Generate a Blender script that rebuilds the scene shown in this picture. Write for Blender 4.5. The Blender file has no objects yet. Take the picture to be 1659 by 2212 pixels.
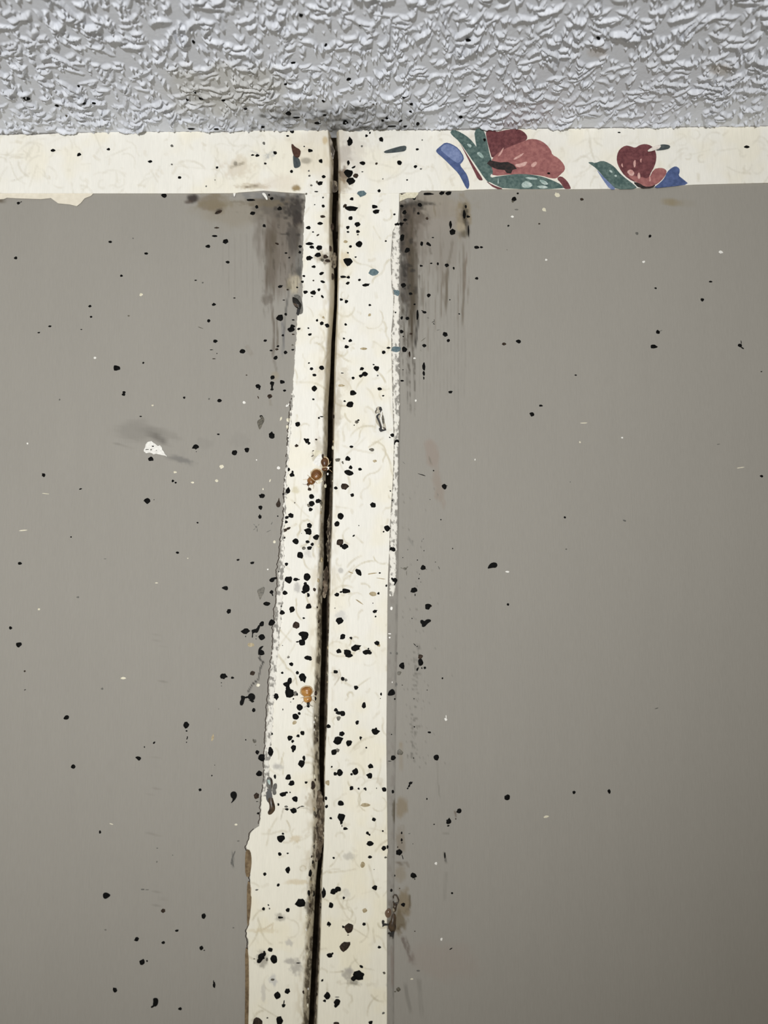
import bpy, math, random
import numpy as np
from mathutils import Matrix, Vector

# ------------------------------------------------------------------ camera, world, lamps, exposure
SC = bpy.context.scene
COL = SC.collection
W_PX, H_PX, F_PX = 1659.0, 2212.0, 1600.0
DIST = 0.24                                   # lens to wall, metres
CAM = np.array([0.0, -DIST, 2.25])
TH, RO = math.radians(7.0), math.radians(-0.55)
FWD = np.array([0.0, math.cos(TH), math.sin(TH)])
_r, _u = np.array([1.0, 0, 0]), np.array([0.0, -math.sin(TH), math.cos(TH)])
RGT = math.cos(RO) * _r + math.sin(RO) * _u
UPV = -math.sin(RO) * _r + math.cos(RO) * _u

cam = bpy.data.objects.new('camera', bpy.data.cameras.new('camera'))
COL.objects.link(cam)
m = Matrix.Identity(4)
for i in range(3):
    m[i][0], m[i][1], m[i][2], m[i][3] = RGT[i], UPV[i], -FWD[i], CAM[i]
cam.matrix_world = m
cam.data.sensor_fit = 'VERTICAL'
cam.data.sensor_height = 36.0
cam.data.lens = 36.0 * F_PX / H_PX
cam.data.clip_start, cam.data.clip_end = 0.01, 50
cam.data.dof.use_dof = True
cam.data.dof.focus_distance = 0.243
cam.data.dof.aperture_fstop = 10.0
SC.camera = cam

world = bpy.data.worlds.new('room_light')
SC.world = world
world.use_nodes = True
world.node_tree.nodes['Background'].inputs[0].default_value = (1.0, 0.905, 0.735, 1)
world.node_tree.nodes['Background'].inputs[1].default_value = 0.275

def lamp(name, loc, aim, energy, spread, radius, color):
    l = bpy.data.lights.new(name, 'SPOT')
    l.energy, l.shadow_soft_size, l.color = energy, radius, color
    l.spot_size, l.spot_blend = math.radians(spread), 1.0
    o = bpy.data.objects.new(name, l)
    o.location = loc
    o.rotation_euler = (Vector(aim) - Vector(loc)).to_track_quat('-Z', 'Y').to_euler()
    COL.objects.link(o)
    return o
lamp('hand_lamp', (-0.065, -0.656, 2.185), (-0.10, 0.0, 2.441), 14.6, 76, 0.012, (1.0, 1.0, 0.99))

SC.view_settings.view_transform = 'Standard'
SC.view_settings.look = 'None'
SC.view_settings.exposure = 0.0
SC.view_settings.gamma = 1.0
SC.view_settings.use_curve_mapping = False

# ------------------------------------------------------------------ geometry of the picture: pixel <-> wall
def ray(px, py):
    px, py = np.asarray(px, float), np.asarray(py, float)
    a, b = (px - W_PX / 2) / F_PX, (H_PX / 2 - py) / F_PX
    return a[..., None] * RGT + b[..., None] * UPV + FWD

def on_wall(px, py, h=0.0):                   # point of the wall face (raised by h towards the room) seen at px, py
    d = ray(px, py)
    t = (-np.asarray(h, float) - CAM[1]) / d[..., 1]
    return CAM + d * t[..., None]

def project(P):
    q = np.asarray(P, float) - CAM
    z = q @ FWD
    return W_PX / 2 + F_PX * (q @ RGT) / z, H_PX / 2 - F_PX * (q @ UPV) / z

Z_CEIL = float(on_wall(829.0, 281.0)[2])
MM = 0.001

def on_ceiling(px, py, drop=0.0):
    d = ray(px, py)
    t = (Z_CEIL - np.asarray(drop, float) - CAM[2]) / d[..., 2]
    return CAM + d * t[..., None]

# ------------------------------------------------------------------ noise
def _hash(ix, iy, seed):
    h = (ix.astype(np.int64) * 374761393 + iy.astype(np.int64) * 668265263 + seed * 1442695041) & 0xffffffff
    h = ((h ^ (h >> 13)) * 1274126177) & 0xffffffff
    h = ((h ^ (h >> 16)) * 2246822519) & 0xffffffff
    return ((h ^ (h >> 15)) & 0xffffff) / float(0xffffff)

def vnoise(x, y, seed=0):
    x, y = np.asarray(x, float), np.asarray(y, float)
    ix, iy = np.floor(x), np.floor(y)
    fx, fy = x - ix, y - iy
    fx, fy = fx * fx * fx * (fx * (6 * fx - 15) + 10), fy * fy * fy * (fy * (6 * fy - 15) + 10)
    a, b = _hash(ix, iy, seed), _hash(ix + 1, iy, seed)
    c, d = _hash(ix, iy + 1, seed), _hash(ix + 1, iy + 1, seed)
    return (a + (b - a) * fx) * (1 - fy) + (c + (d - c) * fx) * fy

def fbm(x, y, seed=0, octaves=3):
    s, amp, tot = 0.0, 1.0, 0.0
    for k in range(octaves):
        s = s + amp * vnoise(x * 2 ** k + 13.7 * k, y * 2 ** k - 7.3 * k, seed + k)
        tot += amp
        amp *= 0.5
    return s / tot

def sstep(a, b, x):
    t = np.clip((x - a) / (b - a), 0, 1)
    return t * t * (3 - 2 * t)

# ------------------------------------------------------------------ materials
def srgb(r, g, b):
    f = lambda c: (c / 255.0) / 12.92 if c <= 10 else ((c / 255.0 + 0.055) / 1.055) ** 2.4
    return (f(r), f(g), f(b))

def base_mat(name, rough=0.5, spec=0.4):
    mt = bpy.data.materials.new(name)
    mt.use_nodes = True
    b = mt.node_tree.nodes['Principled BSDF']
    b.inputs['Roughness'].default_value = rough
    b.inputs['Specular IOR Level'].default_value = spec
    return mt, mt.node_tree, b

def tinted_mat(name, rough, spec, grain, bump_scale, bump, stretch=(1, 1, 1), bump_dist=0.0002):
    """colour from the surface's own paint layer (attribute) times a little grain, with fine relief"""
    mt, nt, b = base_mat(name, rough, spec)
    at = nt.nodes.new('ShaderNodeAttribute'); at.attribute_name = 'tint'
    tc = nt.nodes.new('ShaderNodeTexCoord')
    mp = nt.nodes.new('ShaderNodeMapping'); mp.inputs['Scale'].default_value = stretch
    nt.links.new(tc.outputs['Object'], mp.inputs['Vector'])
    nz = nt.nodes.new('ShaderNodeTexNoise')
    nz.inputs['Scale'].default_value, nz.inputs['Detail'].default_value = bump_scale, 4
    nt.links.new(mp.outputs['Vector'], nz.inputs['Vector'])
    mr = nt.nodes.new('ShaderNodeMapRange')
    mr.inputs['From Min'].default_value, mr.inputs['From Max'].default_value = 0.25, 0.75
    mr.inputs['To Min'].default_value, mr.inputs['To Max'].default_value = 1 - grain, 1 + grain
    nt.links.new(nz.outputs['Fac'], mr.inputs['Value'])
    mx = nt.nodes.new('ShaderNodeVectorMath'); mx.operation = 'SCALE'
    nt.links.new(at.outputs['Color'], mx.inputs[0])
    nt.links.new(mr.outputs['Result'], mx.inputs['Scale'])
    nt.links.new(mx.outputs['Vector'], b.inputs['Base Color'])
    bp = nt.nodes.new('ShaderNodeBump')
    bp.inputs['Strength'].default_value, bp.inputs['Distance'].default_value = bump, bump_dist
    nt.links.new(nz.outputs['Fac'], bp.inputs['Height'])
    nt.links.new(bp.outputs['Normal'], b.inputs['Normal'])
    return mt

def speckled_mat(name, c0, c1, scale, rough=0.5, spec=0.4, bump=0.0):
    mt, nt, b = base_mat(name, rough, spec)
    tc = nt.nodes.new('ShaderNodeTexCoord')
    geo = nt.nodes.new('ShaderNodeNewGeometry')
    nz = nt.nodes.new('ShaderNodeTexNoise')
    nz.inputs['Scale'].default_value, nz.inputs['Detail'].default_value = scale, 3
    nt.links.new(geo.outputs['Position'], nz.inputs['Vector'])
    cr = nt.nodes.new('ShaderNodeValToRGB')
    cr.color_ramp.elements[0].position, cr.color_ramp.elements[1].position = 0.35, 0.68
    cr.color_ramp.elements[0].color, cr.color_ramp.elements[1].color = (*c0, 1), (*c1, 1)
    nt.links.new(nz.outputs['Fac'], cr.inputs['Fac'])
    nt.links.new(cr.outputs['Color'], b.inputs['Base Color'])
    if bump:
        bp = nt.nodes.new('ShaderNodeBump')
        bp.inputs['Strength'].default_value, bp.inputs['Distance'].default_value = bump, 0.0002
        nt.links.new(nz.outputs['Fac'], bp.inputs['Height'])
        nt.links.new(bp.outputs['Normal'], b.inputs['Normal'])
    return mt

WALL_C = np.array((0.300, 0.286, 0.257))
VINYL_C = np.array((0.815, 0.802, 0.745))
CEIL_C = np.array((0.655, 0.685, 0.75))
MAT = {
    'paint': tinted_mat('grey_wall_paint', 0.62, 0.10, 0.03, 420, 0.25, (6, 1, 0.6)),
    'vinyl': tinted_mat('cream_wallpaper', 0.68, 0.08, 0.035, 600, 0.35, (5, 1, 0.5)),
    'ceiling': tinted_mat('textured_ceiling_paint', 0.46, 0.4, 0.03, 900, 0.2),
    'k': speckled_mat('black_dropping', (0.0015, 0.0015, 0.0015), (0.006, 0.006, 0.0055), 3000, 0.6, 0.06),
    'b': speckled_mat('brown_dropping', (0.016, 0.011, 0.007), (0.055, 0.037, 0.026), 1500, 0.6, 0.1),
    'o': speckled_mat('olive_dropping', (0.05, 0.045, 0.032), (0.16, 0.145, 0.11), 1800, 0.45, 0.3),
    'g': speckled_mat('faint_grey_spot', (0.10, 0.097, 0.088), (0.17, 0.165, 0.15), 1500, 0.6, 0.2),
    'p': speckled_mat('pale_yellow_fleck', (0.60, 0.56, 0.42), (0.78, 0.74, 0.60), 1500, 0.4, 0.4),
    'w': speckled_mat('white_fleck', (0.70, 0.69, 0.65), (0.85, 0.84, 0.80), 1500, 0.4, 0.4),
    't': speckled_mat('teal_ink', (0.07, 0.115, 0.135), (0.15, 0.21, 0.23), 1600, 0.55, 0.25),
    'n': speckled_mat('tan_stain', (0.30, 0.24, 0.13), (0.5, 0.42, 0.28), 1600, 0.55, 0.25),
    'rose': speckled_mat('rose_ink', srgb(140, 88, 88), srgb(166, 112, 108), 900, 0.5, 0.3),
    'wine': speckled_mat('wine_ink', srgb(94, 52, 56), srgb(122, 74, 76), 900, 0.5, 0.3),
    'blue': speckled_mat('blue_ink', srgb(66, 82, 122), srgb(86, 102, 146), 900, 0.5, 0.3),
    'lightblue': speckled_mat('light_blue_ink', srgb(104, 120, 160), srgb(130, 144, 182), 900, 0.5, 0.3),
    'green': speckled_mat('grey_green_ink', srgb(66, 88, 86), srgb(100, 120, 115), 1100, 0.5, 0.3),
    'ink_white': speckled_mat('white_ink', srgb(215, 205, 196), srgb(236, 232, 222), 900, 0.5, 0.3),
    'ink_pink': speckled_mat('pale_rose_ink', srgb(190, 140, 134), srgb(214, 178, 170), 900, 0.5, 0.3),
    'ink_mint': speckled_mat('pale_green_ink', srgb(140, 164, 158), srgb(196, 208, 204), 900, 0.5, 0.3),
    'ink_dark': speckled_mat('dark_ink', srgb(34, 34, 34), srgb(62, 48, 46), 1200, 0.5, 0.3),
    'slate': speckled_mat('slate_ink', srgb(58, 66, 70), srgb(84, 92, 92), 900, 0.5, 0.3),
    'umber': speckled_mat('umber_ink', srgb(62, 40, 32), srgb(92, 64, 52), 900, 0.5, 0.3),
    'torn': tinted_mat('torn_paper', 0.7, 0.2, 0.05, 900, 0.6),
    'core': speckled_mat('panel_core', (0.035, 0.027, 0.018), (0.09, 0.07, 0.05), 400, 0.85, 0.1),
    'dirt': tinted_mat('packed_dirt', 0.8, 0.15, 0.15, 900, 0.8),
    'amber': speckled_mat('amber_shell', srgb(98, 60, 22), srgb(142, 98, 52), 500, 0.28, 0.5),
    'gold': speckled_mat('golden_shell', srgb(146, 94, 34), srgb(198, 150, 84), 500, 0.25, 0.5),
    'russet': speckled_mat('russet_shell', srgb(72, 44, 20), srgb(112, 76, 44), 500, 0.3, 0.5),
    'pale_shell': speckled_mat('pale_shell', srgb(176, 148, 108), srgb(226, 208, 176), 700, 0.25, 0.5),
    'shell_brown': speckled_mat('brown_shell', srgb(40, 30, 20), srgb(78, 62, 44), 900, 0.35, 0.5),
    'shell_black': speckled_mat('black_shell', srgb(8, 8, 6), srgb(36, 33, 28), 900, 0.3, 0.5),
}
def film_mat(name, color, alpha):
    mt, nt, b = base_mat(name, 0.15, 0.5)
    b.inputs['Base Color'].default_value = (*color, 1)
    b.inputs['Alpha'].default_value = alpha
    return mt
MAT['film'] = film_mat('clear_cast_skin', srgb(188, 178, 156), 0.5)
MAT['film_brown'] = film_mat('brown_cast_skin', srgb(112, 88, 70), 0.8)

# ------------------------------------------------------------------ object helpers
def mesh_obj(name, verts, faces, mat, parent=None, tint=None, smooth=True):
    me = bpy.data.meshes.new(name)
    me.from_pydata([tuple(map(float, v)) for v in verts], [], [tuple(map(int, f)) for f in faces])
    return finish(name, me, mat, parent, tint, smooth)

def grid_mesh(name, P, mat, parent=None, tint=None, smooth=True, flip=False):
    """P: rows x cols x 3 array of points -> quad grid, fast"""
    r, c = P.shape[:2]
    idx = np.arange(r * c).reshape(r, c)
    q = np.stack([idx[:-1, :-1], idx[1:, :-1], idx[1:, 1:], idx[:-1, 1:]], -1).reshape(-1, 4)
    if flip:
        q = q[:, ::-1]
    me = bpy.data.meshes.new(name)
    me.vertices.add(r * c)
    me.vertices.foreach_set('co', P.reshape(-1).astype(np.float32))
    me.loops.add(q.size)
    me.loops.foreach_set('vertex_index', q.reshape(-1).astype(np.int32))
    me.polygons.add(len(q))
    me.polygons.foreach_set('loop_start', np.arange(0, q.size, 4, dtype=np.int32))
    me.polygons.foreach_set('loop_total', np.full(len(q), 4, dtype=np.int32))
    me.update(calc_edges=True)
    return finish(name, me, mat, parent, tint, smooth)

def finish(name, me, mat, parent, tint, smooth):
    if tint is not None:
        a = me.attributes.new('tint', 'FLOAT_COLOR', 'POINT')
        t = np.ones((len(me.vertices), 4), np.float32)
        t[:, :3] = np.asarray(tint).reshape(-1, 3)
        a.data.foreach_set('color', t.reshape(-1))
    me.materials.append(mat)
    if smooth:
        me.polygons.foreach_set('use_smooth', np.ones(len(me.polygons), dtype=bool))
    o = bpy.data.objects.new(name, me)
    COL.objects.link(o)
    if parent is not None:
        o.parent = parent
    return o

def structure(o, label, cat):
    o['kind'], o['label'], o['category'] = 'structure', label, cat
    return o

def thing(name, label, cat, loc):
    o = bpy.data.objects.new(name, None)
    o.empty_display_size = 0.001
    o.location = loc
    COL.objects.link(o)
    o['label'], o['category'] = label, cat
    return o

# ------------------------------------------------------------------ colour layers (stains, print, wear with a shape of their own)
class Layer:
    def __init__(self, U, V, base):
        self.U, self.V = U.reshape(-1), V.reshape(-1)
        self.c = np.tile(np.asarray(base, float), (self.U.size, 1))
    def blend(self, idx, color, a):
        a = np.clip(a, 0, 1)[:, None]
        self.c[idx] = self.c[idx] * (1 - a) + np.asarray(color) * a
    def box(self, x0, x1, y0, y1):
        return np.nonzero((self.U > x0) & (self.U < x1) & (self.V > y0) & (self.V < y1))[0]
    def smudge(self, cx, cy, rx, ry, color, op, ang=0.0, hard=0.5, nsc=(12, 12), nz=0.8, seed=1):
        R = max(rx, ry) * 1.6
        i = self.box(cx - R, cx + R, cy - R, cy + R)
        if not len(i): return
        dx, dy = self.U[i] - cx, self.V[i] - cy
        ca, sa = math.cos(math.radians(ang)), math.sin(math.radians(ang))
        e = np.hypot((dx * ca + dy * sa) / rx, (-dx * sa + dy * ca) / ry)
        n = fbm(self.U[i] / nsc[0], self.V[i] / nsc[1], seed)
        e = e + (n - 0.5) * nz
        self.blend(i, color, op * (1 - sstep(hard, 1.15, e)))
    def stroke(self, pts, w, color, op, nz=0.5, seed=3, fade=(0.1, 0.2), nsc=(5, 30)):
        pts = np.asarray(pts, float)
        i = self.box(pts[:, 0].min() - 2 * w, pts[:, 0].max() + 2 * w, pts[:, 1].min() - 2 * w, pts[:, 1].max() + 2 * w)
        if not len(i): return
        P = np.stack([self.U[i], self.V[i]], 1)
        seg = np.diff(pts, axis=0)
        L = np.linalg.norm(seg, axis=1)
        cum = np.concatenate([[0], np.cumsum(L)])
        best, par = np.full(len(i), 1e9), np.zeros(len(i))
        for k in range(len(seg)):
            t = np.clip(((P - pts[k]) @ seg[k]) / max(L[k] ** 2, 1e-9), 0, 1)
            d = np.linalg.norm(P - (pts[k] + t[:, None] * seg[k]), axis=1)
            b = d < best
            best[b], par[b] = d[b], (cum[k] + t[b] * L[k]) / cum[-1]
        n = fbm(self.U[i] / nsc[0], self.V[i] / nsc[1], seed)
        a = (1 - sstep(0.35 * w, 0.62 * w, best)) * (1 - nz + nz * sstep(0.35, 0.65, n))
        a = a * sstep(-0.001, fade[0], par) * (1 - sstep(1 - fade[1], 1.001, par))
        self.blend(i, color, op * a)
    def fibres(self, x0, x1, y0, y1, n, color, op, seed, length=(25, 80), width=(3, 5)):
        rg = random.Random(seed)
        for _ in range(n):
            x, y = rg.uniform(x0, x1), rg.uniform(y0, y1)
            a, cur = rg.uniform(0, 6.283), rg.gauss(0, 0.35)
            st = rg.uniform(*length) / 7
            pts = [(x, y)]
            for k in range(7):
                if rg.random() < 0.18: cur = -cur
                a += cur
                x += st * math.cos(a); y += st * math.sin(a)
                pts.append((x, y))
            self.stroke(pts, rg.uniform(*width), color, op * rg.uniform(0.45, 1), nz=0.5, seed=rg.randint(0, 999), fade=(0.12, 0.12), nsc=(14, 14))

# ------------------------------------------------------------------ outlines traced along the trim, in picture rows
def curve(rows):
    a = np.array(rows, float)
    return lambda y: np.interp(y, a[:, 0], a[:, 1])

GE = curve([(270, 707), (350, 710), (420, 710), (480, 709), (560, 708), (620, 707), (660, 707), (740, 702), (800, 698), (880, 696), (960, 695), (1030, 694), (1050, 692), (1140, 687), (1200, 685), (1300, 682), (1400, 680), (1450, 677), (1550, 672), (1650, 671), (1700, 669), (1760, 671), (1830, 671), (1850, 667), (1900, 661), (1950, 660), (2050, 654), (2150, 649.5), (2212, 649), (4400, 560)])
GB = curve([(270, 712), (350, 721), (420, 719), (480, 717), (560, 721), (620, 723), (660, 722), (740, 716), (800, 714), (880, 709), (960, 708), (1030, 704), (1140, 699.5), (1200, 700), (1300, 696), (1400, 695), (1450, 693), (1550, 690), (1650, 690), (1700, 692), (1830, 690), (1900, 683), (1950, 680), (2050, 675), (2150, 670), (2212, 667), (4400, 580)])
GR = curve([(270, 726), (350, 731), (420, 731), (560, 730), (660, 728), (740, 724), (800, 722), (880, 721), (960, 720), (1050, 718), (1140, 716), (1200, 712), (1300, 710), (1400, 708), (1450, 706), (1550, 705), (1650, 700), (1700, 700), (1830, 699), (1900, 692), (1950, 692), (2050, 689), (2150, 684), (2212, 679), (4400, 600)])
RC = curve([(270, 733), (350, 738), (420, 737), (480, 737), (560, 733), (660, 732), (740, 730), (800, 727), (880, 725), (960, 722), (1050, 720), (1200, 717), (1300, 714), (1400, 710), (1450, 711), (1550, 708), (1650, 703), (1760, 702), (1850, 699), (1950, 696), (2050, 693), (2150, 689), (2212, 688), (4400, 610)])
LL = curve([(400, 661), (450, 658), (500, 656), (600, 652.5), (640, 653.5), (676, 652), (682, 643), (740, 639), (800, 635.6), (860, 631), (920, 625), (1000, 620), (1060, 615.5), (1100, 615), (1140, 610), (1200, 606.5), (1240, 604), (1300, 598), (1340, 596), (1400, 590), (1440, 586), (1480, 583), (1540, 579.5), (1580, 577), (1640, 572), (1680, 571), (1720, 566), (1760, 563), (1784, 561), (1790, 550), (1800, 540), (1830, 533), (1850, 540), (1900, 541), (1940, 540), (2000, 537), (2012, 531.5), (2030, 536), (2060, 535), (2120, 536), (2212, 533), (4400, 500)])
RR = curve([(400, 862), (450, 862), (478, 860), (500, 848), (560, 844), (620, 846), (640, 850), (680, 849), (720, 845), (800, 846.6), (860, 848), (900, 849), (960, 851), (1030, 849), (1140, 842), (1200, 840.5), (1250, 838), (1300, 837), (1450, 836), (1600, 834.7), (1700, 835.6), (1840, 837.5), (1850, 836), (2212, 836), (4400, 836)])
RS = curve([(470, 862), (480, 864), (620, 863), (900, 863), (960, 860.5), (1060, 859.5), (1140, 858.5), (1200, 857), (1250, 856), (1272, 855), (1290, 848)])
RP = curve([(400, 864), (900, 865), (1000, 863), (1300, 860), (1450, 857), (1700, 854), (1850, 852), (2212, 851), (4400, 851)])
BT = curve([(-4000, 300), (0, 292), (50, 290.5), (70, 292), (130, 288), (200, 286.7), (270, 284.5), (380, 284.7), (500, 283.8), (570, 280), (640, 281), (680, 274), (700, 274), (745, 276), (800, 276.5), (850, 280), (900, 281.5), (975, 281.5), (1050, 280.5), (1140, 278.6), (1280, 277.5), (1500, 275), (1659, 273), (5600, 262)])
BB = curve([(-4000, 425), (0, 418), (350, 418), (420, 418), (500, 417.5), (512, 417), (515, 416), (570, 412), (620, 416), (655, 418), (862, 418), (872, 416), (905, 416), (910, 412), (1000, 412), (1010, 410), (1070, 408.5), (1230, 409), (1350, 408), (1400, 405), (1500, 399), (1659, 395), (5600, 330)])
H_V = 0.35 * MM                               # wallpaper strips stand this proud of the painted wall
H_B = 0.45 * MM

def axis(*spans):
    out = []
    for a, b, s in spans:
        n = max(2, int(round(abs(b - a) / s)) + 1)
        out.append(np.linspace(a, b, n)[:-1])
    out.append([spans[-1][1]])
    return np.concatenate(out)

# ------------------------------------------------------------------ ceiling
TW, TD, TS = 168.0, 96.0, 0.24               # one sheet of sprayed texture, mm, and its sampling step
def sprayed_sheet():
    nx, ny = int(TW / TS), int(TD / TS)
    sheet = np.zeros((ny, nx))
    rg = np.random.default_rng(31)
    def stroke(x, y, ang, length, width, high, bend):
        k = max(3, int(length / 0.5))
        t = np.linspace(-.5, .5, k)
        a = ang + bend * t
        px = x + np.concatenate([[0], np.cumsum(np.cos(a[1:]))]) * length / k
        py = y + np.concatenate([[0], np.cumsum(np.sin(a[1:]))]) * length / k
        w = width * (0.55 + 0.45 * np.sqrt(np.clip(1 - (2 * t) ** 2, 0, 1))) * rg.uniform(.92, 1.08, k)
        hh = high * (0.35 + 0.65 * np.clip(1 - (2 * t) ** 4, 0, 1)) * rg.uniform(.88, 1.12, k)
        R = width * 2.2 + .3
        i0, i1 = int((px.min() - R) / TS), int((px.max() + R) / TS) + 1
        j0, j1 = int((py.min() - R) / TS), int((py.max() + R) / TS) + 1
        I, J = np.meshgrid(np.arange(i0, i1 + 1), np.arange(j0, j1 + 1))
        d2 = (I[..., None] * TS - px) ** 2 + (J[..., None] * TS - py) ** 2
        z = (hh * np.exp(-(d2 / w ** 2) ** 1.35)).max(-1)
        jj, ii = np.mod(J, ny), np.mod(I, nx)
        sheet[jj, ii] = np.maximum(sheet[jj, ii], z)
    n = int(TW * TD / 14.5)
    for _ in range(n):                        # drawn-out ridges
        L = min(13.0, rg.gamma(1.9, 1.9) + 1.0)
        ang = rg.normal(-0.30, 0.70)          # most run along the wall, leaning a little
        stroke(rg.uniform(0, TW), rg.uniform(0, TD), ang, L, rg.uniform(.32, .62), rg.uniform(.65, 1.30), rg.normal(0, 1.1))
    for _ in range(int(TW * TD / 13.0)):       # grains
        stroke(rg.uniform(0, TW), rg.uniform(0, TD), rg.uniform(0, 3.14), rg.uniform(.5, 1.6), rg.uniform(.30, .55), rg.uniform(.45, 1.1), 0)
    return sheet
SHEET = sprayed_sheet()

def ceiling_relief(x, y):
    """hanging height (m) of the sprayed texture at ceiling point x, y"""
    X, Y = np.asarray(x, float) / MM, np.asarray(y, float) / MM
    wx, wy = (fbm(X / 7, Y / 7, 11) - .5) * 3.0, (fbm(X / 7, Y / 7, 12) - .5) * 3.0
    u, v = np.mod((X + wx) * 1.14 / TS, SHEET.shape[1]), np.mod((Y + wy) * 1.14 / TS, SHEET.shape[0])
    i, j = np.floor(u).astype(int), np.floor(v).astype(int)
    fu, fv = u - i, v - j
    i, j = i % SHEET.shape[1], j % SHEET.shape[0]
    i2, j2 = (i + 1) % SHEET.shape[1], (j + 1) % SHEET.shape[0]
    z = (SHEET[j, i] * (1 - fu) + SHEET[j, i2] * fu) * (1 - fv) + (SHEET[j2, i] * (1 - fu) + SHEET[j2, i2] * fu) * fv
    edge = sstep(-3.5, -0.8, Y)               # thicker, rougher bead of texture where the ceiling meets the wall
    near = 1 - .6 * sstep(-2.2, -0.5, Y)      # flattened where it was trimmed along the wall
    return MM * (near * z * (1.30 + .2 * edge) * (.55 + .9 * fbm(X / 14, Y / 10, 63)) + 0.25 * fbm(X / 9, Y / 9, 61) + 0.04 * vnoise(X / .7, Y / .7, 62))

gx = np.concatenate([np.linspace(-0.62, -0.24, 40)[:-1], np.linspace(-0.24, -0.155, 106)[:-1], np.linspace(-0.155, 0.155, 1240)[:-1], np.linspace(0.155, 0.24, 106)[:-1], np.linspace(0.24, 0.62, 40)])
gy = np.concatenate([np.linspace(0.004, -0.080, 360)[:-1], np.linspace(-0.080, -0.18, 140)[:-1], np.linspace(-0.18, -0.62, 45)])
GXX, GYY = np.meshgrid(gx, gy)
Hc = ceiling_relief(GXX, GYY)
Hc = np.where(GYY > -0.0004, 0, Hc)
P = np.stack([GXX, GYY, Z_CEIL - Hc], -1)
qy = np.minimum(P, 0)
front = GYY > -0.23
U, V = project(np.where(front[..., None], P, np.array([0, -0.1, Z_CEIL])))
U, V = np.where(front, U, -1e5), np.where(front, V, -1e5)
lay = Layer(U, V, CEIL_C)
for cx, cy, rx, ry, op, sd in [(640, 262, 230, 34, .30, 5), (700, 255, 120, 42, .35, 6), (850, 258, 90, 34, .42, 7), (610, 236, 60, 16, .35, 8), (760, 275, 130, 16, .5, 9), (450, 215, 60, 16, .25, 10), (790, 232, 50, 14, .35, 11)]:
    lay.smudge(cx, cy, rx, ry, (0.17, 0.17, 0.165), op, nsc=(26, 14), nz=1.0, hard=.25, seed=sd)
rc = random.Random(8)
for k in range(70):
    x = rc.gauss(720, 120)
    lay.smudge(x, rc.uniform(232, 282), rc.uniform(4, 16), rc.uniform(2, 6), (0.07, 0.07, 0.066), rc.uniform(.3, .75), nsc=(5, 4), nz=1.2, hard=.3, seed=k)
lay.smudge(480, 190, 170, 60, (0.50, 0.49, 0.44), .5, nsc=(40, 30), seed=14)
lay.smudge(1560, 150, 30, 16, (0.42, 0.37, 0.30), .5, seed=15)
lay.smudge(1290, 112, 26, 14, (0.44, 0.38, 0.32), .45, seed=16)
ceiling = structure(grid_mesh('ceiling', P, MAT['ceiling'], tint=lay.c), 'pale grey ceiling with a coarse sprayed texture above the wall', 'ceiling')

# ------------------------------------------------------------------ painted walls
STAIN_BROWN, STAIN_DARK, STAIN_TAN, STAIN_SLATE = (0.085, 0.069, 0.047), (0.030, 0.026, 0.022), (0.25, 0.215, 0.155), (0.19, 0.19, 0.19)
SOFT = []                                     # soft dark marks read from the spot lists: (x, y, w, h, colour)

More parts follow.
